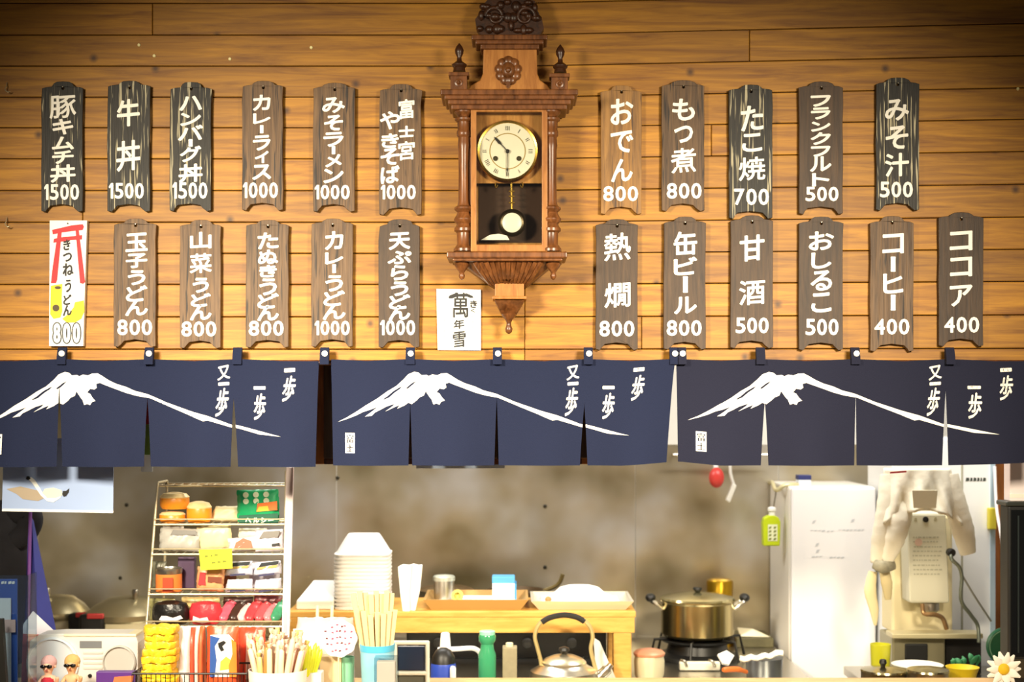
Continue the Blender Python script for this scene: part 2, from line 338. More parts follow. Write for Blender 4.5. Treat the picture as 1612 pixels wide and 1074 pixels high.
BOARDS = [
 ('b', 66, 131, 128, 333, 99, '豚キムチ丼', [(150, 186, 42), (187, 212, 33), (215, 236, 35), (237, 258, 34), (259, 287, 40)], '1500', 290, 315, 97),
 ('b', 170, 237, 127, 333, 202, '牛丼', [(156, 199, 36), (221, 269, 38)], '1500', 288, 313, 199),
 ('b', 268, 333, 129, 332, 300, 'ハンバーグ丼', [(151, 174, 36), (177, 198, 33), (197, 221, 40), (219, 231, 6), (230, 255, 34), (258, 287, 38)], '1500', 287, 313, 299),
 ('g', 382, 446, 127, 331, 412, 'カレーライス', [(149, 174, 28), (178, 195, 28), (197, 210, 5), (213, 237, 28), (238, 257, 22), (259, 283, 30)], '1000', 287, 312, 410),
 ('g', 494, 559, 130, 333, 525, 'みそラーメン', [(153, 178, 36), (181, 206, 30), (208, 231, 32), (230, 243, 5), (243, 263, 26), (265, 288, 32)], '1000', 291, 314, 523),
 ('g', 598, 664, 132, 338, 627, '富士宮', [(156, 187, 25), (198, 216, 25), (222, 252, 26)], '1000', 291, 314, 627),
 ('t', 946, 1010, 134, 337, 979, 'おでん', [(155, 196, 36), (206, 241, 36), (250, 286, 34)], '800', 293, 317, 977),
 ('g', 1042, 1109, 126, 332, 1076, 'もつ煮', [(155, 190, 36), (198, 225, 30), (233, 272, 40)], '800', 288, 313, 1077),
 ('b', 1148, 1216, 133, 344, 1184, 'たこ焼', [(166, 206, 36), (210, 239, 32), (247, 284, 42)], '700', 297, 323, 1183),
 ('d', 1258, 1327, 128, 337, 1292, 'フランクフルト', [(150, 168, 32), (169, 188, 31), (191, 207, 31), (208, 228, 32), (230, 247, 31), (246, 270, 34), (272, 293, 28)], '500', 294, 317, 1294),
 ('b', 1379, 1447, 122, 331, 1412, 'みそ汁', [(156, 190, 38), (198, 235, 36), (241, 278, 38)], '500', 286, 311, 1411),
 ('g', 180, 246, 344, 546, 215, '玉子うどん', [(367, 396, 35), (399, 422, 34), (425, 449, 28), (450, 475, 34), (472, 497, 36)], '800', 503, 528, 212),
 ('g', 284, 348, 346, 548, 316, '山菜うどん', [(365, 392, 34), (399, 430, 35), (437, 461, 26), (462, 483, 32), (479, 504, 34)], '800', 506, 530, 313),
 ('g', 388, 455, 346, 547, 422, 'たぬきうどん', [(366, 392, 33), (393, 416, 32), (417, 437, 28), (438, 465, 28), (462, 486, 34), (480, 505, 34)], '800', 505, 529, 419),
 ('g', 491, 556, 344, 546, 526, 'カレーうどん', [(364, 393, 29), (397, 416, 29), (416, 430, 5), (433, 459, 28), (458, 482, 34), (479, 503, 36)], '1000', 505, 528, 523),
 ('d', 597, 661, 345, 547, 629, '天ぷらうどん', [(366, 393, 34), (395, 416, 38), (417, 441, 28), (443, 466, 28), (464, 487, 34), (480, 504, 34)], '1000', 504, 528, 626),
 ('d', 938, 1004, 345, 551, 972, '熱燗', [(367, 410, 42), (445, 484, 41)], '800', 505, 530, 971),
 ('d', 1045, 1111, 341, 550, 1079, '缶ビール', [(364, 402, 37), (405, 433, 37), (435, 461, 7), (467, 494, 36)], '800', 504, 529, 1077),
 ('d', 1150, 1217, 339, 548, 1184, '甘酒', [(370, 411, 39), (441, 480, 41)], '500', 500, 525, 1184),
 ('d', 1258, 1327, 341, 551, 1293, 'おしるこ', [(364, 394, 40), (397, 423, 32), (426, 458, 34), (461, 492, 32)], '500', 502, 528, 1294),
 ('t2', 1370, 1438, 340, 553, 1406, 'コーヒー', [(368, 400, 34), (404, 428, 7), (430, 462, 32), (464, 489, 7)], '400', 502, 527, 1404),
 ('d', 1478, 1548, 334, 545, 1513, 'ココア', [(364, 395, 36), (405, 436, 35), (449, 482, 36)], '400', 499, 524, 1514),
]
BT = {'b': (BOARD_BLACK, 'black charred wood'), 'g': (BOARD_BROWN, 'grey brown weathered wood'), 't': (BOARD_TAN, 'tan striped wood'), 'd': (BOARD_DARK, 'dark brown wood'), 't2': (BOARD_BROWN, 'brown grained wood')}
ROMAJI = ['buta kimchi don', 'gyudon', 'hamburg don', 'curry rice', 'miso ramen', 'Fujinomiya yakisoba', 'oden', 'motsuni', 'takoyaki', 'frankfurt', 'misoshiru', 'tamago udon', 'sansai udon', 'tanuki udon', 'curry udon', 'tempura udon', 'atsukan', 'kan beer', 'amazake', 'oshiruko', 'coffee', 'cocoa']
HEAVY = set('豚煮熱燗焼菜富宮酒')
for i, (st, x0, x1, yt, yl, cx, txt, spans, price, p0, p1, pc) in enumerate(BOARDS):
    m, desc = BT[st]; full = ROMAJI[i]
    root = thing('menu_board', f'{desc} menu board hung on plank wall, reading {full} {price}', 'menu board', W((x0 + x1) / 2, yl, DBD), 'price boards on the plank wall')
    hole = circ((x0 + x1) / 2 + .5, yt + 11, 2.3, 10)
    MB().pprism(board_outline(x0, x1, yt, yl, -1 if x0 < 800 else 0, i), DBD, .0185, [hole]).build('plaque', m, root, smooth=0, bevel=.002)
    pn = W((x0 + x1) / 2 + .5, yt + 10, DBD)
    MB().tube([pn + Vector((0, .026, 0)), pn + Vector((0, -.004, .002))], .0016, 6).build('nail', mat('#b9b09c', .35, .8), root)
    DT = DBD - .0012
    def row(cx_, text, sp):
        for ch, (a, b, w) in zip(text, sp):
            T = MB()
            if ch == 'ー': put(T, ch, cx_ - w / 2 - .6, a, cx_ + w / 2 + .6, b, DT, 1.0)
            else: put(T, ch, cx_ - w / 2, a, cx_ + w / 2, b, DT, .7 if ch in HEAVY else 1.0, .08)
            T.build('painted_character', PAINT, root, smooth=0)
    if txt == '富士宮':
        row(640, txt, spans); row(614, 'やきそば', [(175, 204, 32), (210, 233, 28), (233, 260, 30), (261, 289, 30)])
    else: row(cx, txt, spans)
    T = MB(); hw = 27.5 if len(price) == 4 else (27.5 if price != '500' else 26); line_text(T, price, pc - hw, p0, pc + hw, p1, DT, .75, .16); T.build('price', PAINT, root, smooth=0)

# white hand-painted board with a red gate
root = thing('menu_board', 'white painted menu board with red gate picture, reading kitsune udon 800', 'menu board', W(107, 545, DBD), 'price boards on the plank wall')
MB().pprism([(77, 545), (131, 545), (137, 347), (78, 347)], DBD, .0185, [circ(106.5, 352, 1.3, 8)]).build('plaque', WHITE, root, smooth=0, bevel=.0015)
pn = W(106.5, 349, DBD); MB().tube([pn + Vector((0, .02, 0)), pn + Vector((0, -.004, 0))], .0015, 6).build('nail', STEEL, root)
T = MB(); d1 = DBD - .0012
T.pflat([(83, 369), (82, 362), (95, 359), (112, 355), (130, 353), (132, 357), (130, 362), (112, 364), (97, 366)], d1 - .0007)
T.pflat([(84, 382), (85, 376), (100, 373), (116, 372), (129, 370), (129, 377), (112, 378), (100, 380)], d1 - .0008)
T.pflat([(91, 366), (97, 366), (90, 440), (88, 446), (80, 446), (83, 420)], d1)
T.pflat([(119, 363), (124, 363), (130, 410), (134, 444), (131, 447), (126, 446), (122, 400)], d1)
T.build('gate_painting', mat('#c8232a', .6), root, smooth=0)
for q in ([(80, 450), (98, 447), (97, 470), (98, 490), (95, 500), (84, 502), (79, 495)], [(98, 502), (108, 494), (116, 484), (118, 476), (132, 473), (133, 490), (128, 502), (118, 508), (105, 508)]): MB().pflat(q, d1).build('yellow_painting', mat('#e8cf1e', .6), root, smooth=0)
for q in (circ(91, 453, 5, 10, 2.5), circ(88, 485, 5.5, 12)): MB().pflat(q, d1 - .0007).build('dark_painting', mat('#4c3a1a', .6), root, smooth=0)
T = MB()
for ch, (x, a, b, w) in zip('きつねうどん', [(105, 377, 394, 11), (106, 398, 412, 14), (107, 414, 434, 17), (107, 440, 460, 10), (106, 464, 480, 13), (106, 480, 497, 14)]): put(T, ch, x - w / 2, a, x + w / 2, b, d1 - .0009, .55, .1)
T.build('lettering', INK, root, smooth=0)
T = MB(); T2 = MB()
for k, ch in enumerate('800'):
    x = 82 + 15.4 * k; put(T, ch, x, 507, x + 15.2, 542, d1, 3.0, n=12); put(T2, ch, x + 1.7, 508.7, x + 13.5, 540.3, d1 - .0014, 1.3, n=10)
T.build('price_outline', mat('#262626', .6), root, smooth=0); T2.build('price', WHITE, root, smooth=0)

# brush-written paper below the clock
root = thing('calligraphy_sheet', 'white paper with black brush calligraphy pinned beside the clock foot', 'paper', W(722, 552, 4.49))
MB().pprism([(689, 551), (757, 552), (757, 456), (687, 455)], 4.492, .0012).build('sheet', PAPER, root, smooth=0)
T = MB(); d1 = 4.4905
T.pflat([(706, 468), (708, 465), (716, 462), (718, 460), (721, 463), (735, 462), (744, 466), (745, 469), (740, 469), (732, 466), (722, 466), (712, 470), (707, 470)], d1)
put(T, '萬', 712, 461, 738, 500, d1, .4); put(T, '年', 714, 503, 731, 518, d1, .4, .2); put(T, '雪', 713, 522, 733, 547, d1, .4, .1); put(T, 'き', 740, 473, 751, 485, d1, .6); put(T, 'く', 741, 486, 748, 492, d1, .3)
T.build('brush_writing', INK, root, smooth=0)
T = MB()
for x, y in ((743, 498), (744, 506), (743, 515), (699, 504), (699, 520), (699, 529), (699, 539)): T.pflat([(x - 1.4, y + 2), (x + 1.2, y + 2.2), (x + 1.4, y - 2), (x - 1, y - 2.2)], d1)
T.build('small_writing', mat('#9aa3b0', .7), root, smooth=0)

# ================================================================ WALL CLOCK
ck = thing('wall_clock', 'carved brown wooden pendulum wall clock with turned columns on plank wall', 'clock', W(800, 525, 4.46))
DF = 4.36                                            # front plane of the case
s_ = DF / F
def cp(name, mb, m, par=None, **k): return mb.build(name, m, par or ck, **k)
# case box: back, sides; opening in front
cz0 = W(0, 398, DF).z; cz1 = W(0, 172, DF).z; xl = W(745, 0, DF).x; xr = W(858, 0, DF).x
cp('case_back', MB().box(xl - .012, xr + .012, -.02, -.004, cz0, cz1), wood('clock_back_brightened', '#b07434', '#e2ac62', 9, (6, 6, .9), .35, .1), smooth=0)  # back paler than the case, standing for light falling inside
for a, b in ((xl - .018, xl), (xr, xr + .018)): cp('case_side', MB().box(a, b, -.12, -.004, cz0, cz1), CLOCKWOOD, smooth=0, bevel=.002)
dfm = MB(); dfm.pprism([(741, 396), (862, 396), (862, 172), (741, 172)], DF - .004, .012, [[(750, 385), (853, 385), (853, 176), (750, 176)]])
door = cp('door_frame', dfm, CLOCKLIGHT, smooth=0, bevel=.002)
gl = cp('glass_pane', MB().pprism([(750, 385), (853, 385), (853, 176), (750, 176)], DF, .002), PANE, smooth=0)
cp('added_upper_panel', MB().box(xl, xr, -.0815, -.076, W(0, 284, DF).z, cz1), wood('clock_added_panel', '#a86e30', '#d8a058', 9, (6, 6, .9), .35, .1), smooth=0)  # added panel behind the dial, set forward so the upper case catches light
cp('back_board', MB().pprism([(754, 382), (852, 382), (852, 282), (754, 282)], 4.475, .003), mat('#3f2513', .35), smooth=0)
# dial
dc = W(799, 238, DF + .03); 
cp('bezel', MB().ylathe(dc.x, dc.z, [(.0945, dc.y + .03), (.0955, dc.y), (.092, dc.y - .008), (.086, dc.y - .006), (.085, dc.y + .002)], 48), BRASS)
di = cp('dial', MB().ylathe(dc.x, dc.z, [(.0862, dc.y + .01), (.0862, dc.y - .002)], 48), mat('#f5f0e0', .35), smooth=30)
def ring(r0, r1, D, cx=799, cy=238, n=40):
    return [(cx + r1 * math.cos(2 * math.pi * k / n), cy + r1 * math.sin(2 * math.pi * k / n)) for k in range(n)][::-1], [(cx + r0 * math.cos(2 * math.pi * k / n), cy + r0 * math.sin(2 * math.pi * k / n)) for k in range(n)]
dd = DF + .03 - .0035; T = MB(); o, h = ring(27.3, 28.6, dd); T.pprism(o, dd, .001, [h]); T.build('dial_ring', mat('#b59a58', .4, .5), di, smooth=0)
T = MB(); nums = ['XII', 'I', 'II', 'III', 'IV', 'V', 'VI', 'VII', 'VIII', 'IX', 'X', 'XI']
for k, t in enumerate(nums):
    a = 2 * math.pi * k / 12; n = len(t)
    for q, ch in enumerate(t):
        V, P = glyph(ch); u0 = (q - n / 2) * 2.6
        wd = 2.2 if ch != 'I' else .9
        pts = []
        for u, v in V:
            lx = u0 + 1.3 + (u - .5) * wd; ly = 33 + v * 6.5
            pts.append(W(799 + lx * math.cos(a) + ly * math.sin(a), 238 - (ly * math.cos(a) - lx * math.sin(a)), dd - .0005))
        T.add(pts, P)
T.build('numerals', mat('#2c2a2a', .5), di, smooth=0)
for x in (780, 817):
    c = W(x, 249.5, dd - .001); MB().ylathe(c.x, c.z, [(.0075, c.y + .002), (.0075, c.y - .001), (.005, c.y - .001), (.004, c.y + .001)], 16).build('winding_hole', mat('#4b4430', .4, .6), di)
def hand(ang, segs, D):
    a = R(ang); return [(799 + l * math.sin(a) + w * math.cos(a), 238 - l * math.cos(a) + w * math.sin(a)) for l, w in segs]
cp('hour_hand', MB().pprism(hand(-43, [(0, -.7), (14, -.6), (18, -2.2), (27, -1.8), (31, 0), (27, 1.8), (18, 2.2), (14, .6), (0, .7)], 0)[::-1], dd - .004, .0015), INK, smooth=0)
cp('minute_hand', MB().pprism(hand(181, [(0, -.7), (25, -.5), (29, -1.4), (33, -.6), (42, 0), (33, .6), (29, 1.4), (25, .5), (0, .7)], 0)[::-1], dd - .006, .0015), INK, smooth=0)
c = W(799, 238, dd - .006); cp('hand_hub', MB().ylathe(c.x, c.z, [(.006, c.y + .006), (.006, c.y - .002), (.003, c.y - .004)], 16), INK)
# movement scrolls and pendulum
for x, sg in ((781, 1), (822, -1)):
    pts = [W(x + sg * (3 - 6 * t) * math.cos(t * 8) * .9, 291 + 5 * math.sin(t * 8) * (1 - t * .4), DF + .05) for t in [k / 16 for k in range(17)]]
    cp('gong_scroll', MB().tube(pts, .0018, 6), BRASS)
pr = [W(805, 285, DF + .06), W(806, 336, DF + .06)]
cp('pendulum_rod', MB().tube(pr, .0035, 8), BRASS)
for y in (300, 308, 318): cp('rod_collar', MB().pbox(801, y, 810, y + 2, DF + .055, .01), BRASS, smooth=0)
c = W(806, 351, DF + .055)
bob = cp('pendulum_bob', MB().ylathe(c.x, c.z, [(.034, c.y + .008), (.042, c.y + .002), (.043, c.y - .002), (.036, c.y - .006), (.031, c.y - .004)], 40), mat('#3a3020', .3, .8))
MB().ylathe(c.x, c.z, [(.0305, c.y), (.0305, c.y - .006), (.026, c.y - .008), (.012, c.y - .0085)], 36).build('bob_face', mat('#f2eee2', .35), bob)
cp('note_in_case', MB().pprism([(757, 378), (802, 378), (798, 371), (785, 368), (771, 370)], DF + .05, .002), PAPER, smooth=0)
# columns
for cx in (730, 868):
    P = [(15, 172), (15, 178), (11, 182), (9, 185), (14, 187), (14, 190), (10, 193), (9.5, 205), (11, 208), (11, 214), (8.5, 217), (9, 225), (9.5, 230), (8.5, 236), (8, 280), (8.6, 318), (10, 324), (14.5, 327), (15, 330), (10, 335), (12, 340), (15.5, 345), (15, 349), (11, 353), (12, 357), (15, 360), (15, 364), (11, 367), (10.5, 385), (14, 390), (16, 392), (16, 396)]
    cp('column', MB().plathe(cx, DF + .02, P[::-1], 24), CLOCKWOOD, smooth=40)
def slab(levels, D, depth, cx=None):
    """mould built of stacked courses (x0, x1, y0, y1, extra) in px"""
    mb = MB()
    for x0, x1, y0, y1, e in levels: mb.pbox(x0, y0, x1, y1, D - e, depth + e)
    return mb
# upper cornice
cp('cornice', slab([(693, 910, 140, 149, .05), (699, 905, 149, 156, .042), (705, 899, 156, 164, .03), (710, 893, 164, 172, .018)], DF, .12), CLOCKWOOD, smooth=0, bevel=.004, seg=3)
cp('head_panel', MB().pprism([(736, 141), (866, 141), (862, 134), (850, 126), (846, 116), (845, 76), (761, 76), (760, 116), (756, 126), (742, 134)], DF + .045, .07), CLOCKLIGHT, smooth=0, bevel=.003)
cp('crest_mould', slab([(742, 862, 54, 62, .03), (748, 856, 62, 69, .02), (756, 849, 69, 77, .008)], DF + .04, .075), CLOCKWOOD, smooth=0, bevel=.004, seg=3)
# rosette
rc = W(800, 111, DF + .04); rm = MB()
for k in range(9):
    a = R(90 + 40 * k); rm.ell((rc.x + .026 * math.cos(a), rc.y + .002, rc.z + .03 * math.sin(a)), .016, .009, .016, 12, 8)
rm.ell((rc.x, rc.y - .002, rc.z), .022, .016, .026, 16, 10); rm.ell((rc.x, rc.y - .016, rc.z - .002), .009, .008, .009, 12, 8)
rm.prism([(rc.x - .012, rc.z - .035), (rc.x, rc.z - .055), (rc.x + .012, rc.z - .035)], rc.y - .004, rc.y + .006)
cp('rosette', rm, CLOCKWOOD, smooth=60)
# carved crest on top
cr = MB(); cd = DF + .05
cr.pprism([(757, 55), (850, 55), (856, 44), (853, 30), (846, 16), (842, 2), (828, -8), (812, -12), (800, -18), (788, -12), (772, -6), (762, 6), (756, 20), (748, 30), (750, 44)], cd, .045)
for k in range(26):
    rr = random.Random(k); x = 758 + 86 * (k % 9) / 8 + rr.uniform(-4, 4); y = 8 + 18 * (k // 9) + rr.uniform(-5, 5); c = W(x, y, cd)
    cr.ell((c.x, c.y, c.z), rr.uniform(.009, .018), .014, rr.uniform(.008, .018), 10, 7)
for sg in (-1, 1):
    pts = [W(803 + sg * (24 + (16 - 10 * t) * math.cos(t * 7)), 26 - (16 - 10 * t) * math.sin(t * 7), cd - .006) for t in [k / 20 for k in range(21)]]
    cr.tube(pts, [.008 - .004 * k / 20 for k in range(21)], 8)
cp('carved_crest', cr, wood('crest_wood', '#24130a', '#4a2a16', 9, (5, 5, 5), .4), smooth=60)
# finial pedestals and finials
for cx, y in ((722, 0), (881, 2)):
    b = cp('pedestal', slab([(cx - 16, cx + 16, 113 + y, 119 + y, .008), (cx - 13, cx + 13, 119 + y, 142, 0)], DF - .005, .05), CLOCKWOOD, smooth=0, bevel=.002)
    c = W(cx, 130 + y, DF - .005); MB().ylathe(c.x, c.z, [(.012, c.y), (.012, c.y - .003), (.008, c.y - .004), (.006, c.y - .003), (.003, c.y - .007)], 16).build('button', CLOCKWOOD, b)
    cp('finial', MB().plathe(cx + 1, DF + .02, [(r, yy + y) for r, yy in [(10, 113), (9, 107), (11, 105), (12, 102), (8, 99), (4, 96), (3.5, 90), (6.5, 84), (7, 79), (5, 74), (2, 70), (.5, 68)]], 20), mat('#3a2010', .35), smooth=50)
# base shelf and bracket
cp('base_shelf', slab([(703, 893, 396, 406, .05), (712, 886, 406, 411, .04)], DF, .12), CLOCKWOOD, smooth=0, bevel=.004, seg=3)
bk = MB(); zt = W(0, 411, DF).z; zb = W(0, 448, DF).z
def frus(mb, x0, x1, yf, za, x2, x3, yg, zb_, yback=-.004):
    mb.add([(x0, yf, za), (x1, yf, za), (x1, yback, za), (x0, yback, za), (x2, yg, zb_), (x3, yg, zb_), (x3, yback, zb_), (x2, yback, zb_)], [(0, 1, 2, 3), (7, 6, 5, 4), (4, 5, 1, 0), (5, 6, 2, 1), (6, 7, 3, 2), (7, 4, 0, 3)])
wx = lambda x, D=DF: W(x, 0, D).x
frus(bk, wx(722), wx(876), -.15, zt, wx(774), wx(830), -.07, zb)
cp('bracket', bk, CLOCKWOOD, smooth=0, bevel=.004)
for k in range(13):
    t = (k - 6) / 6
    a = Vector((wx(800 + 52 * t), -.158, W(0, 413, DF).z)); b = Vector((wx(800 + 26 * t), -.08, W(0, 446, DF).z)); mid = (a + b) / 2 + Vector((0, -.012, -.006))
    cp('flute', MB().tube(smooth_path([a, mid, b], 4), [.0085] * 4 + [.0075] * 4 + [.005], 8), CLOCKWOOD)
cp('drop_block', slab([(775, 829, 466, 471, .006), (779, 825, 446, 467, 0)], DF + .04, .09), CLOCKLIGHT, smooth=0, bevel=.002)
pk = MB(); frus(pk, wx(778), wx(826), -.10, W(0, 471, DF).z, wx(790), wx(812), -.05, W(0, 494, DF).z); cp('pendant_cone', pk, CLOCKWOOD, smooth=0, bevel=.003)
cp('drop_finial', MB().plathe(801, DF + .07, [(r, y) for r, y in [(1, 526), (5, 523), (6, 518), (4, 513), (3.5, 509), (6, 503), (11, 498), (12, 495), (9, 492)]], 20), CLOCKWOOD, smooth=50)
for cx in (727, 871):
    cp('corner_drop', MB().plathe(cx, DF + .0, [(1, 441), (4, 438), (5, 434), (3.5, 430), (6, 426), (10, 421), (12, 417), (9, 411)], 18), CLOCKWOOD, smooth=50)

# small hooks and tacks on the planks
for (x, y), lb in (((11, 140), 'bent wire hook on the wall beside the top row of boards'), ((11, 352), 'bent wire hook on the wall level with the white board')):
    a = [W(x, y - 10, 4.497), W(x - 1, y - 4, 4.485), W(x - 3, y + 1, 4.478), W(x + 1, y + 5, 4.472), W(x + 5, y + 4, 4.476)]
    tag(MB().tube(smooth_path(a, 4), .0016, 6).build('wire_hook', mat('#d9cfae', .3, .6)), lb, 'hook')
for x, y in ((219, 71), (243, 88), (362, 93), (490, 75), (1602, 140)):
    c = W(x, y, 4.5); tag(MB().ylathe(c.x, c.z, [(.002, c.y + .002), (.0055, c.y - .001), (.004, c.y - .004)], 10).build('thumb_tack', mat('#e8dca0', .4)), 'pale thumb tack pushed into an upper wall plank', 'tack', 'tacks in the upper planks')

# ================================================================ NOREN CURTAINS
FUJI = [(1081, 666), (1098, 658), (1115, 648), (1130, 638), (1150, 627), (1165, 617), (1180, 609), (1192, 599), (1200, 591), (1210, 587), (1217, 588), (1222, 592), (1230, 591), (1234, 593), (1240, 590), (1248, 591), (1255, 588), (1264, 587), (1272, 591), (1283, 598), (1295, 604), (1310, 609), (1325, 616), (1345, 621.5), (1377, 634), (1413, 645), (1448, 655), (1487, 669), (1537, 680), (1569, 687),
        (1530, 684), (1491, 674.5), (1448, 662), (1440, 663), (1416, 653), (1384, 641.5), (1349, 628), (1328, 624), (1311, 619), (1296, 613), (1281, 607), (1268, 602), (1262, 604), (1263, 610), (1259, 613), (1252, 612), (1247, 618), (1252, 620), (1256, 626), (1261, 631), (1255, 633), (1252, 638), (1247, 636), (1242, 638), (1239, 630), (1236, 627), (1229, 617), (1226, 624), (1219, 627), (1214, 632), (1206, 638), (1200, 636), (1194, 640), (1182, 645), (1186, 639), (1176, 643), (1162, 649), (1174, 641), (1178, 637), (1164, 641), (1154, 646), (1145, 650), (1140, 655), (1128, 656.5), (1139, 649), (1150, 641), (1138, 645), (1125, 649), (1113, 655), (1097, 661)]
SLIT = [(1158, 629), (1165, 625), (1175, 617), (1186, 611), (1190, 610), (1186, 614), (1178, 619), (1168, 627), (1160, 630)]
SLIT2 = [(1196, 613), (1206, 605), (1214, 601), (1208, 607), (1199, 614)]
def clip_poly_mesh(verts, faces, planes, cuts):
    bm = bmesh.new(); vs_ = [bm.verts.new(v) for v in verts]
    for f in faces:
        try: bm.faces.new([vs_[i] for i in f])
        except ValueError: pass
    for co, no in planes: bmesh.ops.bisect_plane(bm, geom=bm.verts[:] + bm.edges[:] + bm.faces[:], plane_co=co, plane_no=no, clear_outer=True)
    for co, no in cuts: bmesh.ops.bisect_plane(bm, geom=bm.verts[:] + bm.edges[:] + bm.faces[:], plane_co=co, plane_no=no)
    bm.verts.index_update(); v = [p.co.copy() for p in bm.verts]; f = [tuple(q.index for q in p.verts) for p in bm.faces]; bm.free(); return v, f

def noren(label, edges, gaps, tabs, mapx, cloth, ph, ybot, ends):
    """edges: panel boundaries (px); gaps: (row where the slit opens, half widths left/right of it); tabs: px of the loops with pin flag"""
    DN = 4.45
    root = thing('noren_curtain', label, 'curtain', W((edges[0] + edges[-1]) / 2, 735, DN), 'navy shop curtains over the kitchen opening')
    TY = 567
    def top(u):
        k = min(range(len(tabs)), key=lambda i: abs(tabs[i][0] - u)); d = abs(tabs[k][0] - u) / 70
        return TY - 1.5 + 3.2 * min(1, d) ** 1.2
    def surf(p, u, v):           # cloth coordinate (px) of panel p -> world
        uL, uR = edges[p], edges[p + 1]; t = (u - uL) / (uR - uL); xx = u
        for side, (ys, g) in ((0, gaps[p]), (1, gaps[p + 1])):
            q = max(0, (v - ys) / (735 - ys)) ** .8
            xx += (g[1] * q * (1 - t)) if side == 0 else (-g[0] * q * t)
        w = (v - TY) / 168
        bulge = .010 * math.sin(u / 23 + ph) * w + .007 * math.sin(u / 61 + ph * 2) + .012 * w * (math.cos(math.pi * (t - .5)) - .5)
        vv = top(u) + (v - TY) * ((ybot(u) - top(u)) / 168)
        P = W(xx, vv, DN); P.y += -bulge - .01 * w; return P
    n = len(edges) - 1
    for p in range(n):
        mb = MB(); nu, nv = 22, 22; V = []; Fc = []
        for sd in (0, .0016):
            for i in range(nv + 1):
                for j in range(nu + 1):
                    P = surf(p, edges[p] + (edges[p + 1] - edges[p]) * j / nu, TY + 168 * i / nv); P.y += sd; V.append(P)
        m = (nu + 1) * (nv + 1)
        for i in range(nv):
            for j in range(nu):
                a = i * (nu + 1) + j; Fc.append((a, a + nu + 1, a + nu + 2, a + 1)); Fc.append((m + a, m + a + 1, m + a + nu + 2, m + a + nu + 1))
        for i in range(nv):
            for a in (i * (nu + 1), i * (nu + 1) + nu): Fc.append((a, m + a, m + a + nu + 1, a + nu + 1))
        for j in range(nu):
            for a in (j, nv * (nu + 1) + j): Fc.append((a, a + 1, m + a + 1, m + a))
        mb.add(V, Fc); pan = mb.build('panel', cloth, root, smooth=60)
        # white print of this panel
        def pr_mesh(name, V2, T2, m, off=.0012):
            pl = [((edges[p], 0, 0), (-1, 0, 0)), ((edges[p + 1], 0, 0), (1, 0, 0))]
            cuts = [((edges[p] + (edges[p + 1] - edges[p]) * j / 22, 0, 0), (1, 0, 0)) for j in range(1, 22)] + [((0, TY + 168 * i / 22, 0), (0, 1, 0)) for i in range(1, 22)]
            v, f = clip_poly_mesh([Vector((a, b, 0)) for a, b in V2], T2, pl, cuts)
            if not f: return
            out = []
            for q in v:
                P = surf(p, q.x, q.y); P.y -= off; out.append(P)
            MB().add(out, f).build(name, m, pan, smooth=0)
        loops = [[(mapx(x), y) for x, y in l] for l in (FUJI, SLIT, SLIT2)]
        tr = tessellate_polygon([[Vector((a, b, 0)) for a, b in l] for l in loops]); fl = [q for l in loops for q in l]
        pr_mesh('mountain_print', fl, [tuple(t) for t in tr], PAINT)
        sc = (mapx(1569) - mapx(1081)) / 463
        for ch, x, a, b, w in (('又', 902, 577, 598, 19), ('一', 902, 603, 607, 16), ('歩', 900, 612, 656, 17), ('一', 959, 609, 613, 18), ('歩', 959, 620, 661, 18), ('一', 1006, 579, 584, 16), ('歩', 1006, 591, 631, 18)):
            x = mapx(1081 + (x - 530) * 488 / 463); G, P = glyph(ch); V2 = []; T2 = []
            for dx, dy in ((0, 0), (.6, 0), (-.6, 0), (0, .6), (0, -.6)):
                k0 = len(V2); V2 += [(x + dx + (u - .5) * w * sc + (.5 - 1 + q) * 6 * (ch == '歩'), b + dy - (b - a) * (q + .15 * (u - .5) * (ch != '歩'))) for u, q in G]; T2 += [tuple(i + k0 for i in t) for t in P]
            pr_mesh('brush_character', V2, T2, PAINT)
        if p == 0:
            x0, x1 = mapx(1094), mapx(1111)
            pr_mesh('stamp_print', [(x0, 683), (x1, 683), (x1, 715), (x0, 715)], [(0, 1, 2, 3)], PAINT)
            V2 = []; T2 = []
            for ch, a, b in (('富', 685.5, 698.5), ('士', 701, 712.5)):
                G, P = glyph(ch); 
                for dx in (-.35, .35): k0 = len(V2); V2 += [(x0 + 2.5 + dx + u * (x1 - x0 - 5), b - (b - a) * q) for u, q in G]; T2 += [tuple(i + k0 for i in t) for t in P]
            pr_mesh('stamp_lettering', V2, T2, cloth, .002)
    for tx, pin in tabs:
        mb = MB(); x0, x1 = tx - 7, tx + 7; ring_ = []
        for yy, yo in ((574, -.058), (562, -.056), (549, -.046), (547, -.040), (549, -.034), (562, -.036), (574, -.040)):
            ring_.append((yy, yo))
        V = []
        for yy, yo in ring_:
            for x in (x0, x1): P = W(x, yy, DN); V.append((P.x, yo - .006, P.z))
        Fc = [(2 * i, 2 * i + 1, 2 * i + 3, 2 * i + 2) for i in range(len(ring_) - 1)] + [tuple(2 * i for i in range(len(ring_)))[::-1], tuple(2 * i + 1 for i in range(len(ring_)))]
        mb.add(V, Fc); tb = mb.build('hanging_loop', cloth, root, smooth=0)
        if pin:
            c = W(tx + 1, 557, DN); MB().ylathe(c.x, c.z, [(.0095, -.058), (.0095, -.064), (.006, -.067)], 14).build('pin', WHITE, tb)
    return root
noren('navy shop curtain with white mountain print, hung below the white gate board', [-44, 94, 231, 368, 502], [(600, (0, 0)), (606, (5, 4)), (626, (6, 5)), (628, (5, 7)), (575, (5, 0))],
      [(98, 1), (235, 1), (374, 0)], lambda x: -20 + (x - 1081) * 464 / 488, NAVY, .4, lambda u: 735, 0)
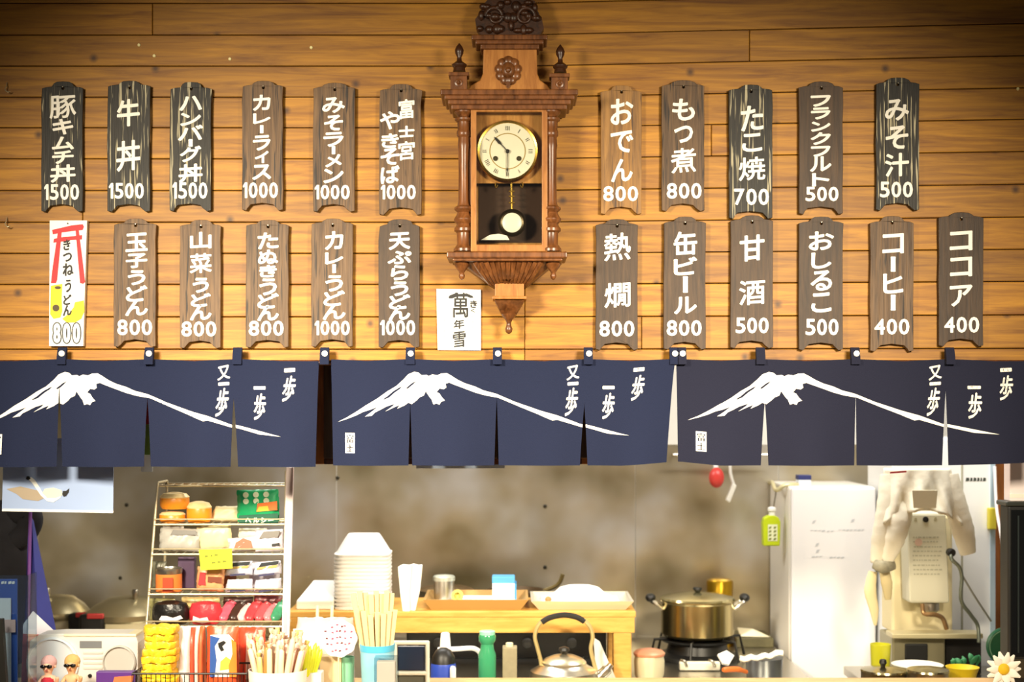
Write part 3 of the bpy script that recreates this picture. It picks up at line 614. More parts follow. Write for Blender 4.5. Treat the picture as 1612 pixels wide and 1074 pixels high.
noren('navy shop curtain with white mountain print, hung below the wall clock', [521, 646, 782, 920, 1062], [(580, (0, 3)), (636, (3, 3)), (628, (4, 3)), (640, (7, 5)), (575, (13, 0))],
      [(511, 1), (646, 1), (783, 1), (926, 1), (1061, 1)], lambda x: 530 + (x - 1081) * 463 / 488, NAVY, 1.7, lambda u: 733 - 5 * max(0, (u - 980) / 80), 0)
noren('navy shop curtain with white mountain print, hung below the cocoa board', [1065, 1204, 1347, 1490, 1640], [(575, (0, 3)), (634, (6, 6)), (620, (2, 2)), (618, (5, 5)), (575, (0, 0))],
      [(1073, 1), (1197, 0), (1346, 1), (1495, 0)], lambda x: x, NAVY2, 2.9, lambda u: 733 - 6 * max(0, 1 - abs(u - 1066) / 70) - 4 * max(0, (u - 1490) / 110), 0)
# slim rail carrying the curtains
tag(MB().tube([W(-300, 571, 4.475), W(1900, 571, 4.475)], .008, 10).build('curtain_rail', DARKWOOD), 'dark slim rail behind the tops of the navy curtains', 'rail')

# ================================================================ KITCHEN
def one(mb, name, m, label, cat, group=None, **k): return tag(mb.build(name, m, **k), label, cat, group)
def ground(px, D, z): v = W(px, 0, D); v.z = z; return v
def wob_path(a, b, n, amp, seed):
    rr = random.Random(seed); A = Vector(a); B = Vector(b)
    return [A.lerp(B, i / n) + Vector((rr.uniform(-amp, amp), rr.uniform(-amp, amp), 0)) * (0 < i < n) for i in range(n + 1)]

# wooden cupboard hung behind the middle curtain
cb = thing('hanging_cupboard', 'brown wooden wall cupboard hung behind the middle navy curtain', 'cupboard', W(715, 733, 4.62))
x0, x1 = W(496, 0, 4.62).x, W(930, 0, 4.62).x; z0, z1 = W(0, 731, 4.62).z, ZL + .05
for a in (x0, x1 - .03): MB().box(a, a + .03, .115, .3, z0, z1).build('side_panel', wood('cupboard_wood', '#7a4818', '#a86a2c', 6, (8, 8, .8), .5), cb, smooth=0, bevel=.002)
MB().box(x0 + .03, x1 - .03, .115, .3, z0, z0 + .018).build('bottom_board', DARKWOOD, cb, smooth=0)
MB().box(x0 + .03, x1 - .03, .29, .3, z0 + .018, z1).build('back_board', BOARD_DARK, cb, smooth=0)
MB().box(x0, x1, .115, .3, z1, z1 + .02).build('top_board', DARKWOOD, cb, smooth=0)
for a, b in ((.03, .29), (.30, .59), (.60, .895)): MB().box(x0 + a, x0 + b, .10, .115, z0 + .02, z1).build('door', BOARD_DARK, cb, smooth=0, bevel=.002)
one(MB().pbox(655, 731, 795, 738, 4.62, .02), 'folded_towel', mat('#b9cbe6', .9, var=.15, bscale=30), 'pale blue folded towel peeping out below the middle curtain', 'towel', bevel=.002)

# coloured streamer behind the gap of the curtain on the mountain flank
st = thing('paper_streamer', 'red green and white paper streamer hanging in a curtain gap', 'streamer', W(230, 742, 4.57))
for k, (a, b, c) in enumerate(((560, 668, '#a31f22'), (668, 716, '#6f8d3a'), (716, 743, '#e6ece8'))):
    MB().pbox(222, a, 240, b, 4.565 + .004 * k, .003).build('strip', mat(c, .8), st, smooth=0)

# printed sheet with a crane hung on the left
cs = thing('crane_picture', 'pale blue picture sheet of a white crane hung under the curtain', 'picture', W(92, 806, 4.575))
MB().pprism([(3, 805), (178, 808), (179, 690), (6, 690)], 4.575, .002).build('sheet', mat('#9db1d8', .7), cs, smooth=0)
MB().pprism([(3, 805), (178, 808), (178.5, 804.5), (4, 801)], 4.574, .001).build('lower_margin', PAPER, cs, smooth=0)
MB().pflat([(10, 770), (32, 766), (58, 772), (70, 784), (60, 789), (36, 786), (26, 778)], 4.5735).build('shadow_print', mat('#a99a86', .8), cs, smooth=0)  # beige brown shadow blotch of the picture, drawn as flat print
MB().pflat([(44, 754), (49, 751), (55, 756), (62, 767), (68, 778), (78, 781), (88, 777), (97, 778), (95, 784), (84, 791), (74, 789), (64, 780), (56, 768), (50, 760)], 4.573).build('crane_print', mat('#f4f5f0', .7), cs, smooth=0)
MB().pflat([(70, 770), (84, 768), (97, 772), (98, 780), (88, 784), (74, 784), (67, 776)], 4.5725).build('wing_print', mat('#e6e3c6', .7), cs, smooth=0)
MB().pflat([(41, 754), (42, 750), (46, 750), (48, 754), (44, 756)], 4.572).build('head_print', INK, cs, smooth=0)
MB().pflat([(98, 778), (99, 773), (104, 773), (109, 769), (108, 775), (104, 781), (100, 782)], 4.572).build('tail_print', INK, cs, smooth=0)

for x in (20, 165): p = W(x, 691, 4.576); MB().tube([p, (p.x, p.y, ZL + .01)], .002, 6).build('string', WHITE, cs)
# black jacket and blue umbrella at the left edge
jk = MB(); pts = [W(14, 796, 5.0), W(10, 830, 4.98), W(6, 880, 4.98), W(4, 960, 5.0), W(4, 1060, 5.0)]
jk.tube(smooth_path(pts, 6), [.05 + .06 * min(1, k / 8) + .004 * math.sin(k * 1.1) for k in range(25)], 22, .45)
jk.tube(smooth_path([W(10, 805, 4.98), W(30, 815, 4.94), W(46, 822, 4.92), W(40, 845, 4.92), W(20, 862, 4.92)], 6), [.034 + .012 * math.sin(math.pi * k / 24) for k in range(25)], 14, .6)
jk.move((-.07, .22, 0)); one(jk, 'jacket', mat('#14131a', .85, bump=.5, bscale=25, var=.4), 'black jacket hanging below the crane picture', 'jacket', smooth=60)
um = thing('folded_umbrella', 'dark blue folded umbrella with violet edge leaning by the jacket', 'umbrella', ground(62, 5.05, 0))
MB().add([W(45, 820, 5.02), W(50, 815, 5.05), W(53, 820, 5.1), W(36, 1030, 5.0), W(62, 1030, 4.96), W(96, 1030, 5.06)], [(0, 3, 4, 1), (1, 4, 5, 2), (2, 5, 3, 0), (0, 1, 2), (5, 4, 3)]).build('canopy', mat('#2a2f7a', .7, var=.2, bscale=10), um, smooth=0)
MB().tube([W(48, 800, 5.02), W(44, 1000, 4.985)], .006, 8).build('violet_edge', mat('#6a3a86', .6), um); MB().tube([W(52, 1000, 5.02), ground(52, 5.02, 0)], .012, 8).build('shaft', BLACK, um)

# two large rice pots at the left back
def rice_pot(x0, x1, yl, yt, D, label, knob):
    cx = (x0 + x1) / 2; r = (x1 - x0) / 2; t = thing('rice_pot', label, 'pot', ground(cx, D, ZT), 'rice pots on the work table')
    yb_ = yb(ZT, D)
    MB().plathe(cx, D, [(r * .93, yb_), (r * .98, yb_ - 6), (r * .98, yl + 14), (r, yl + 10)], 32).build('body', mat('#d8cba6', .4), t)
    MB().plathe(cx, D, [(r, yl + 12), (r * 1.04, yl + 9), (r * 1.04, yl + 1), (r * .98, yl - 2), (r * .85, yl - 9), (r * .5, yt + 3), (r * .12, yt)], 32).build('lid', mat('#b7ab86', .3, .8), t)
    MB().plathe(cx + knob, D - .05, [(3, yt + 6), (4.5, yt + 2), (5.5, yt - 6), (4, yt - 10)], 14).build('knob', ALU, t)
    c = W(x0 + 8 if knob > 0 else x1 - 8, yl + 12, D - r * S_(D) * .8)
    MB().box(c.x - .05, c.x + .05, c.y - .04, c.y + .02, c.z - .05, c.z + .02).build('handle', BLACK, t, bevel=.012)
    MB().box(c.x - .015, c.x + .05, c.y - .05, c.y - .03, c.z + .005, c.z + .025).build('latch', mat('#b0302c', .5), t, bevel=.004)
    return t
def S_(D): return D / F
rice_pot(140, 262, 962, 938, 5.75, 'large cream rice pot with aluminium lid behind the snack rack', 12)
rice_pot(46, 138, 960, 936, 6.0, 'cream rice pot with domed lid beside the dark blue umbrella', -18)

# ------- wooden bench on the work table with its load
bn = thing('wooden_bench', 'low pale wooden bench standing on the kitchen work table', 'bench', ground(735, 5.55, ZT))
ZB = W(0, 963, 5.4).z; bx0, bx1 = W(452, 0, 5.4).x, W(1001, 0, 5.4).x
MB().box(bx0, bx1, .9, 1.3, ZB - .022, ZB).build('bench_top', PINE_BENCH, bn, smooth=0, bevel=.003)
MB().box(bx0 + .005, bx1 - .004, .905, .925, W(0, 997, 5.4).z, ZB - .022).build('apron', PINE_BENCH, bn, smooth=0, bevel=.002)
for a in (W(452, 0, 5.4).x + .01, W(966, 0, 5.4).x):
    for y in (.91, 1.22): MB().box(a, a + .068, y, y + .068, ZT, W(0, 997, 5.4).z if y < 1 else ZB - .022).build('leg', PINE_BENCH, bn, smooth=0, bevel=.003)
# nested foam containers
yB = yb(ZB, 5.55); fo = None
pt = (yB - 866) / 15
for k in range(15):
    if fo is None:
        c = W(572, 0, 5.55); sF = 5.55 / F; mb = MB()
        mb.lathe(c.x, c.y, [(43.5 * sF, ZB), (43.5 * sF, ZB + .006), (41 * sF, ZB + .008), (36 * sF, ZB + 12 * sF), (27 * sF, ZB + 27 * sF), (24 * sF, ZB + 31 * sF), (.2 * sF, ZB + 31.5 * sF), (.2 * sF, ZB + 30.3 * sF), (23.3 * sF, ZB + 30 * sF), (35 * sF, ZB + 11 * sF), (40 * sF, ZB), (43.5 * sF, ZB)], 40, sq=5, caps=False)
        fo = one(mb, 'foam_container', FOAM, 'white foam food container in the nested stack on the bench', 'container', 'nested foam containers on the bench', smooth=40)
    else: copy_thing(fo, (random.uniform(-.001, .001), 0, k * pt * 5.55 / F))
mb = MB(); a = W(466, 946, 5.45); b = W(525, 946, 5.45)
mb.add([(a.x, a.y, ZB), (b.x, a.y, ZB), (b.x, a.y + .24, ZB), (a.x, a.y + .24, ZB), (a.x, a.y, ZB + .035), (b.x, a.y, ZB + .035), (b.x, a.y + .2, ZB + .09), (a.x + .04, a.y + .2, ZB + .09)], [(0, 3, 2, 1), (4, 5, 6, 7), (0, 1, 5, 4), (1, 2, 6, 5), (2, 3, 7, 6), (3, 0, 4, 7)])
one(mb, 'foam_box', FOAM, 'white foam lunch box with sloping lid on the bench end', 'box', smooth=0, bevel=.006)
for k, (dx, dd_) in enumerate(((0, 0), (17, .02))):
    q = [(626 + dx, 893 - 3 * k), (634 + dx, 889 - k), (646 + dx - k * 4, 890), (648 + dx, 888 + k), (648 + dx - 4, 930), (645 - k * 2 + dx * .6, 964), (634 + dx * .4, 964), (630 + dx * .6, 935)]
    one(MB().pprism(q[::-1], 5.41 + dd_, .016), 'paper_cup_sleeve', mat('#f3f1ec', .75), ['flat white paper sleeve standing beside the foam stack', 'white paper sleeve leaning behind another near the foam stack'][k], 'paper sleeve', smooth=0, bevel=.004)
tn = thing('metal_canister', 'small grey metal canister with lid on the bench tray', 'canister', ground(699, 5.6, ZB + .023))
yq = yb(ZB + .023, 5.6)
MB().plathe(699, 5.6, [(16, yq), (16.5, 914), (16, 911)], 26).build('body', STEEL, tn); MB().plathe(699, 5.6, [(17.5, 914), (17.5, 908), (15, 906), (3, 905)], 26).build('lid', mat('#c9cfc4', .35, .7), tn)
def tray(x0, x1, D, w, m, label, lip, mi):
    t = thing('serving_tray', label, 'tray', ground((x0 + x1) / 2, D + w / 2, ZB)); a, b = W(x0, 0, D).x, W(x1, 0, D).x; y = D - D0; zr = ZB + lip
    MB().add([(a + .03, y + .02, ZB), (b - .03, y + .02, ZB), (b - .03, y + w - .02, ZB), (a + .03, y + w - .02, ZB), (a, y, zr), (b, y, zr), (b, y + w, zr), (a, y + w, zr),
              (a + .01, y + .01, zr), (b - .01, y + .01, zr), (b - .01, y + w - .01, zr), (a + .01, y + w - .01, zr), (a + .034, y + .025, ZB + .006), (b - .034, y + .025, ZB + .006), (b - .034, y + w - .025, ZB + .006), (a + .034, y + w - .025, ZB + .006)],
             [(0, 3, 2, 1), (0, 1, 5, 4), (1, 2, 6, 5), (2, 3, 7, 6), (3, 0, 4, 7), (4, 5, 9, 8), (5, 6, 10, 9), (6, 7, 11, 10), (7, 4, 8, 11), (8, 9, 13, 12), (9, 10, 14, 13), (10, 11, 15, 14), (11, 8, 12, 15), (12, 13, 14, 15)]).build('tray_body', m, t, smooth=0)
    MB().box(a + .045, b - .045, y + .035, y + w - .035, ZB + .006, ZB + mi).build('liner', PAPER, t, bevel=.004, smooth=0)
    return t
tray(666, 832, 5.43, .3, mat('#a8834a', .45), 'brown serving tray with white liner under the blue carton', .04, .022)
tray(836, 998, 5.43, .3, mat('#dcd6c4', .3, .5), 'pale metal tray heaped with white cloth at the bench end', .034, .02)
bx = thing('carton', 'blue and white carton standing on the brown tray', 'carton', ground(795, 5.55, ZB + .022)); 
zb0 = ZB + .023; yc = yb(zb0, 5.55)
MB().pbox(775, 918, 810, yc, 5.55, .09).build('body', mat('#f1f3f4', .5), bx, smooth=0, bevel=.002)
MB().pbox(774.5, 909, 810.5, 919, 5.549, .092).build('blue_top', mat('#4f9fd2', .5), bx, smooth=0, bevel=.003)
MB().box(W(810, 0, 5.55).x, W(813, 0, 5.55).x, 1.06, 1.14, zb0, W(0, 919, 5.55).z).build('blue_side', mat('#3a92c8', .5), bx, smooth=0)
rl = MB(); c = W(720, 936, 5.5); rl.ylathe(c.x, c.z, [(.02, c.y + .02), (.023, c.y + .018), (.023, c.y), (.013, c.y), (.013, c.y + .018)], 20)
c_z = ZB + .0225 - (c.z - .023); one(rl.move((0, 0, c_z)), 'tape_roll', mat('#d8c868', .4), 'yellow tape roll lying by the metal canister', 'tape roll')
c = ground(912, 5.56, ZB + .0205); mb = MB(); mb.lathe(c.x, c.y, [(.15, c.z), (.145, c.z + .012), (.10, c.z + .03), (.075, c.z + .052), (.045, c.z + .06), (.01, c.z + .062)], 30, sy=.5)
one(mb, 'white_cloth', mat('#f0ede4', .9, bump=.6, bscale=30), 'white cloth mounded on the pale metal tray', 'cloth', smooth=60)
c = ground(863, 5.5, ZB + .0205); one(MB().ell((c.x, c.y, c.z + .012), .013, .01, .012, 12, 8), 'orange_ball', mat('#d8703a', .5), 'small orange ball on the pale metal tray', 'ball')

# pans on a range behind the bench, its black body added as dark backdrop
gr = thing('dark_backdrop_range', 'black gas range, added as dark backdrop behind the wooden bench', 'range', ground(800, 6.05, ZT))
MB().pbox(640, yb(ZT + .2, 5.95), 955, yb(ZT, 5.95), 5.95, .4).build('body', BLACK, gr, smooth=0, bevel=.006)
for x in (690, 760, 830, 900):
    c = W(x, 1012, 5.95); MB().ylathe(c.x, c.z, [(.02, c.y), (.02, c.y - .018), (.014, c.y - .022)], 18).build('knob', mat('#3a3833', .4), gr)
for x in (700, 812): 
    c = ground(x, 6.12, ZT + .2); MB().lathe(c.x, c.y, [(.11, c.z), (.11, c.z + .014), (.095, c.z + .014), (.095, c.z + .002)], 24).build('burner_ring', BLACK, gr)
pn_ = thing('frying_pan', 'sooty brown frying pan on the range behind the carton', 'pan', ground(805, 6.12, ZT + .214)); c = ground(812, 6.12, ZT + .215)
MB().lathe(c.x, c.y, [(.09, c.z), (.125, c.z + .03), (.13, c.z + .05), (.122, c.z + .05), (.088, c.z + .008)], 30).build('bowl', mat('#4d3a20', .5, .5), pn_)
MB().tube(smooth_path([(c.x + .12, c.y, c.z + .045), (c.x + .18, c.y - .02, c.z + .075), (c.x + .2, c.y - .03, c.z + .12)], 4), .009, 8).build('handle', mat('#6a5a30', .4), pn_)
pn_ = thing('low_pot', 'low grey metal pot on the range beside the canister', 'pot', ground(700, 6.12, ZT + .214)); c = ground(700, 6.12, ZT + .215)
MB().lathe(c.x, c.y, [(.1, c.z), (.115, c.z + .01), (.12, c.z + .05), (.125, c.z + .052), (.112, c.z + .052), (.1, c.z + .01)], 30).build('bowl', STEEL, pn_)
MB().lathe(c.x, c.y, [(.124, c.z + .053), (.1, c.z + .062), (.02, c.z + .072)], 30).build('lid', mat('#6a5230', .4, .7), pn_)

# kettle before the bench
kt = thing('kettle', 'big round aluminium kettle with tall arched handle before the bench', 'kettle', ground(890, 5.25, ZT)); KD = 5.25; yk = yb(ZT, KD)
MB().plathe(888, KD, [(48, yk), (54, yk - 5), (56, yk - 18), (53, yk - 34), (44, 1051), (34, 1045), (33, 1043)], 36).build('body', ALU, kt)
MB().plathe(888, KD, [(35, 1045), (35, 1042), (30, 1037), (18, 1032), (6, 1030)], 32).build('lid', mat('#d9d0b4', .3, .9), kt)
MB().plathe(888, KD, [(3, 1031), (5, 1028), (9, 1024), (8, 1020), (3, 1018)], 18).build('lid_knob', BLACK, kt)
hp = [W(x, y, KD) for x, y in ((852, 1056), (851, 1040), (846, 1020), (842, 1002), (848, 984), (862, 974), (888, 969), (914, 974), (928, 986), (933, 1003), (930, 1022), (935, 1044), (938, 1056))]
hd = MB().tube(smooth_path(hp, 5), .0075, 10).build('handle', mat('#d8c48a', .3, .6), kt)
MB().tube(smooth_path([W(x, y, KD) for x, y in ((853, 980), (866, 972.5), (888, 968.5), (908, 972), (920, 979))], 5), .0105, 10).build('grip', BLACK, hd)
MB().tube(smooth_path([W(930, 1072, KD), W(950, 1060, KD), W(962, 1046, KD)], 5), [.026] * 4 + [.02] * 4 + [.012] * 3, 12).build('spout', ALU, kt)
# bottles and small things between counter and bench
gb = thing('green_bottle', 'green glass bottle standing left of the big kettle', 'bottle', ground(767, 5.15, ZT)); yg = yb(ZT, 5.15)
GREEN = glass('green_glass', '#57b083', .12, .05)
MB().plathe(767, 5.15, [(13, yg), (14, yg - 4), (14, 1030), (11, 1022), (10, 1014), (13.5, 1008), (14, 1002), (12, 998)], 24).build('body', mat('#3f9b6c', .15, 0, .8), gb)
MB().plathe(767, 5.15, [(12.5, 1000), (12.5, 994), (11, 993)], 20).build('cap', mat('#8ed6b0', .3), gb)
sc_ = thing('sauce_carton', 'grey brown carton with pale cap between bottle and kettle', 'carton', ground(802, 5.15, ZT))
MB().pbox(791, 1020, 814, yb(ZT, 5.15), 5.15, .06).build('body', mat('#8d8468', .6, var=.2, bscale=60), sc_, smooth=0, bevel=.003); MB().plathe(802, 5.18, [(6, 1021), (6, 1013), (5, 1012)], 14).build('cap', mat('#d6cda8', .5), sc_)
bp_ = thing('black_pot', 'black lidded pot with blue band behind the chopstick cup', 'pot', ground(698, 5.1, ZT)); yp = yb(ZT, 5.1)
MB().plathe(698, 5.1, [(20, yp), (20, 1048), (19, 1044)], 24).build('band', mat('#2c49b0', .4), bp_); MB().plathe(698, 5.1, [(19, 1046), (18, 1034), (12, 1024), (5, 1020)], 24).build('lid', BLACK, bp_)
MB().plathe(713, 5.05, [(5, yb(ZT, 5.05)), (5, 1052), (3, 1049)], 12).build('button', WHITE, bp_)
fc = thing('pipe_tap', 'white bent pipe tap left of the green bottle', 'tap', ground(700, 5.3, ZT)); 
MB().tube(smooth_path([W(700, yb(ZT, 5.3), 5.3), W(700, 1020, 5.3)], 3), .016, 10).build('stem', WHITE, fc)
MB().tube(smooth_path([W(690, 1023, 5.28), W(720, 1022, 5.26), W(744, 1021, 5.24), W(755, 1027, 5.24), W(757, 1036, 5.24)], 5), .009, 10).build('spout', WHITE, fc)
MB().plathe(701, 5.28, [(9, 1022), (8, 1008), (7, 998), (5, 996)], 16).build('valve', WHITE, fc)
c = W(935, 0, 5.35); one(MB().add([W(934, 1004, 5.36), W(944, 1010, 5.33), W(977, yb(ZT, 5.3), 5.3), W(940, yb(ZT, 5.33), 5.33), W(934, 1004, 5.375), W(944, 1010, 5.345), W(977, yb(ZT, 5.3), 5.315), W(940, yb(ZT, 5.33), 5.345)],
    [(3, 2, 1, 0), (4, 5, 6, 7), (0, 1, 5, 4), (1, 2, 6, 5), (2, 3, 7, 6), (3, 0, 4, 7)]), 'white_bag', mat('#ddd6cc', .7, var=.1), 'white plastic sheet leaning between kettle and bench leg', 'bag', smooth=0, bevel=.003)

# ------- stove with stockpot on the right
so = thing('gas_stove', 'black cast gas stove under the steel stockpot', 'stove', ground(1098, 5.9, ZT)); SD = 5.8
zs = W(0, 1004, 5.9).z
MB().pbox(1070, 1043, 1134, 1056, 5.66, .03).build('drip_front', mat('#d8d2be', .4), so, smooth=0, bevel=.004)
c = ground(1098, 5.95, ZT)
MB().lathe(c.x, c.y, [(.16, ZT), (.17, ZT + .02), (.13, ZT + .03), (.12, zs - .03), (.15, zs - .02), (.155, zs - .012), (.1, zs - .012)], 28).build('burner_body', BLACK, so, smooth=40)
for k in range(6):
    a = R(60 * k + 15); MB().tube([(c.x + .05 * math.cos(a), c.y + .05 * math.sin(a), zs - .007), (c.x + .19 * math.cos(a), c.y + .19 * math.sin(a), zs - .007), (c.x + .21 * math.cos(a), c.y + .21 * math.sin(a), ZT + .008)], .006, 8).build('grate_bar', BLACK, so)
for x in (1078, 1122): MB().tube(smooth_path([W(x - 6, 1040, 5.68), W(x, 1042, 5.66), W(x + 3, 1050, 5.66)], 4), .006, 8).build('gas_lever', STEEL, so)
sp = thing('stockpot', 'steel stockpot with glass lid and black handles on the stove', 'pot', Vector((c.x, c.y, zs)))
s9 = 5.95 / F; rp = 57 * s9
def zz(y): return W(0, y, 5.95).z
MB().lathe(c.x, c.y, [(rp * .92, zs), (rp, zs + .012), (rp, zz(948)), (rp * 1.04, zz(945)), (rp * 1.04, zz(943)), (rp * .97, zz(944))], 40).build('body', mat('#b8a878', .22, 1.0), sp)
MB().lathe(c.x, c.y, [(rp * 1.03, zz(943)), (rp * 1.0, zz(940)), (rp * .7, zz(936)), (rp * .2, zz(933)), (.01, zz(932.5))], 40).build('lid', mat('#c9bd8a', .15, .9), sp)
MB().lathe(c.x, c.y, [(.008, zz(934)), (.012, zz(931)), (.02, zz(928)), (.018, zz(925))], 16).build('lid_knob', BLACK, sp)
for sg in (-1, 1):
    MB().tube(smooth_path([(c.x + sg * rp * .98, c.y - .03, zz(957)), (c.x + sg * (rp + .035), c.y - .03, zz(947)), (c.x + sg * (rp + .04), c.y + .03, zz(947)), (c.x + sg * rp * .98, c.y + .03, zz(957))], 5), .009, 8).build('handle', ALU, sp)
    MB().ell((c.x + sg * (rp + .045), c.y, zz(941)), .022, .03, .018, 14, 10).build('handle_grip', BLACK, sp)
gp = thing('golden_pot', 'golden aluminium pot behind the steel stockpot', 'pot', ground(1133, 6.3, ZT)); c2 = ground(1133, 6.28, ZT); s6 = 6.28 / F
MB().lathe(c2.x, c2.y, [(.06, ZT), (.06, W(0, 960, 6.28).z), (20 * s6, W(0, 950, 6.28).z), (21 * s6, W(0, 916, 6.28).z), (19.5 * s6, W(0, 913, 6.28).z)], 28).build('body', GOLD, gp)
MB().lathe(c2.x, c2.y, [(20.5 * s6, W(0, 914, 6.28).z), (15 * s6, W(0, 911, 6.28).z), (3 * s6, W(0, 910, 6.28).z)], 28).build('lid', mat('#d8b040', .25, 1.0), gp)
wp = thing('enamel_pot', 'small whitish pot with red rim between bench leg and stove', 'pot', ground(1022, 5.5, ZT)); yq = yb(ZT, 5.5)
MB().plathe(1022, 5.5, [(20, yq), (23, yq - 8), (24, 1040), (22, 1030)], 28).build('body', mat('#cfc7a6', .35, .3), wp); MB().plathe(1022, 5.5, [(24, 1032), (25, 1028), (21, 1024), (8, 1021)], 28).build('lid', mat('#c98a6a', .4, .2), wp)
sp2 = thing('saucepan', 'grey saucepan with orange handle beside the white fridge', 'pan', ground(1203, 5.5, ZT)); yq = yb(ZT, 5.5)
MB().plathe(1203, 5.5, [(27, yq), (28, yq - 4), (29, 1037), (30, 1035), (27, 1036)], 32).build('bowl', mat('#8f949a', .3, .9), sp2)
MB().tube(smooth_path([W(1175, 1058, 5.42), W(1160, 1054, 5.38), W(1138, 1055, 5.35)], 5), [.008] * 4 + [.011] * 6 + [.008], 10).build('handle', mat('#c96a28', .45), sp2)
cl = MB(); pts = [W(x, y, 5.4) for x, y in ((1130, 1030), (1142, 1036), (1150, 1046))]
V = []; Fc = []
for i in range(13):
    for j in range(7):
        u = i / 12; x = 1166 + 66 * u; y = 1032 + 8 * j / 6 - 10 * u * u + 2 * math.sin(i * 1.7 + j); P = W(x, y, 5.40 + .018 * math.sin(i * 1.3) + .02 * (1 - j / 6)); V.append(P)
for i in range(12):
    for j in range(6): a = i * 7 + j; Fc.append((a, a + 1, a + 8, a + 7))
clo = MB().add(V, Fc); o = one(clo, 'rumpled_cloth', mat('#e2dcca', .9), 'rumpled white cloth lying across the grey saucepan', 'cloth', smooth=70)
md = o.modifiers.new('thickness', 'SOLIDIFY'); md.thickness = .006
V = [W(x, y, D) for x, y, D in ((1130, 1030, 5.5), (1144, 1024, 5.48), (1156, 1032, 5.5), (1148, 1046, 5.45), (1138, 1044, 5.46))]
md = one(MB().add(V + [v + Vector((0, .02, -.01)) for v in V], [(4, 3, 2, 1, 0), (5, 6, 7, 8, 9)] + [(i, (i + 1) % 5, 5 + (i + 1) % 5, 5 + i) for i in range(5)]), 'paper_scrap', PAPER, 'crumpled white paper scrap next to the stove lever', 'paper', smooth=0)
mb = MB(); mb.add([W(1160, 988, 6.3), W(1185, 990, 6.28), W(1216, 1004, 6.26), W(1165, 1002, 6.26), W(1160, 988, 6.33), W(1185, 990, 6.31), W(1216, 1004, 6.29), W(1165, 1002, 6.29)], [(3, 2, 1, 0), (4, 5, 6, 7), (0, 1, 5, 4), (1, 2, 6, 5), (2, 3, 7, 6), (3, 0, 4, 7)])
zoff = 0; mb.v += []; one(mb, 'pot_lid', mat('#d8d0b0', .4, .3), 'pale lid resting behind the saucepan on a dark stand', 'lid', smooth=0, bevel=.003)
a, b = W(1158, 0, 6.25).x, W(1216, 0, 6.25).x; one(MB().box(a, b, 1.72, 1.95, ZT, W(0, 1003, 6.26).z), 'dark_stand', mat('#5a5436', .6, var=.3), 'olive stand with a pale lid on it behind the saucepan', 'stand', smooth=0, bevel=.004)

# ------- fridge and hanging tools
fr = thing('fridge', 'white upright fridge with pencilled notes beside the coat', 'fridge', ground(1320, 6.1, 0)); FD = 6.0
MB().pbox(1242, 766, 1378, yb(.06, FD), FD + .03, .45).build('body', mat('#e9e4da', .5), fr, smooth=0, bevel=.012)
MB().pbox(1246, 768, 1379, yb(.06, FD), FD, .03).build('door', mat('#efedec', .45), fr, smooth=0, bevel=.008)
MB().pbox(1250, yb(.06, FD), 1378, yb(0, FD), FD + .06, .3).build('plinth', BLACK, fr, smooth=0)
T = MB()
rr = random.Random(4)
for x0_, x1_, y in ((1276, 1300, 836), (1302, 1318, 837), (1320, 1362, 835), (1278, 1300, 877), (1306, 1330, 878)):
    for k in range(int((x1_ - x0_) / 6)):
        x = x0_ + 6 * k; T.pflat([(x, y + rr.uniform(0, 2)), (x + 5, y + rr.uniform(-1, 1)), (x + 5, y - 1.4), (x, y - 1)], FD - .001)
for x, y in ((1281, 822), (1342, 820), (1286, 858), (1287, 868)): T.pflat([(x - 3, y + 3), (x + 1, y + 2), (x + 4, y - 3), (x - 1, y - 2)], FD - .001)
T.build('pencil_notes', mat('#c4c6c8', .8), fr, smooth=0)
sb = thing('small_box', 'small white box with navy lid on top of the fridge', 'box', W(1267, 766, FD + .1)); zf = W(0, 766, FD + .03).z
a, b = W(1257, 0, FD + .1).x, W(1277, 0, FD + .1).x
MB().box(a, b, 1.6, 1.66, zf, zf + .024).build('body', mat('#dfe4ea', .5), sb, smooth=0, bevel=.002); MB().box(a - .001, b + .001, 1.599, 1.661, zf + .024, zf + .044).build('lid', mat('#2a3166', .5), sb, smooth=0, bevel=.002)
br = thing('wall_bracket', 'pale metal bracket with cord beside the fridge top', 'bracket', W(1225, 775, 6.2))
MB().tube(smooth_path([W(1212, 760, 6.49), W(1216, 760, 6.2), W(1222, 772, 6.1), W(1236, 764, 6.08), W(1256, 763, 6.1)], 5), .009, 8).build('arm', mat('#d2c99c', .4, .4), br)
MB().tube([W(1222, 772, 6.1), W(1217, 804, 6.1)], .003, 6).build('cord', mat('#6b6350', .6), br)
gbt = thing('soap_pouch', 'yellow green soap bottle with white cap hanging beside the fridge', 'bottle', W(1216, 860, 6.08))
MB().pprism([(1202, 860), (1228, 860), (1229, 822), (1226, 815), (1220, 812), (1210, 812), (1203, 816), (1201, 824)], 6.08, .05).build('body', mat('#c3d61e', .35), gbt, smooth=0, bevel=.006)
MB().plathe(1215, 6.1, [(5, 813), (5, 806), (6.5, 804), (6.5, 800), (3, 798)], 16).build('cap', WHITE, gbt)
MB().pflat([(1209, 852), (1224, 852), (1224, 826), (1209, 826)], 6.079).build('label', mat('#eef2c8', .6), gbt, smooth=0)
T = MB()
for x in (1212.5, 1220):
    for k in range(4): T.pflat([(x - 2.4, 833 + k * 6), (x + 1.2, 832 + k * 6), (x + 2.2, 829 + k * 6), (x - 1.5, 829.5 + k * 6)], 6.078)
T.build('label_writing', mat('#7a8428', .6), gbt, smooth=0)
zrl = W(0, 700, 6.4).z
rlr = one(MB().tube([W(1060, 716, 6.497), W(1060, 716, 6.4), W(1215, 716, 6.4), W(1215, 716, 6.497)], .006, 8), 'utensil_rail', STEEL, 'steel rail behind the curtain carrying the red scoop', 'rail')
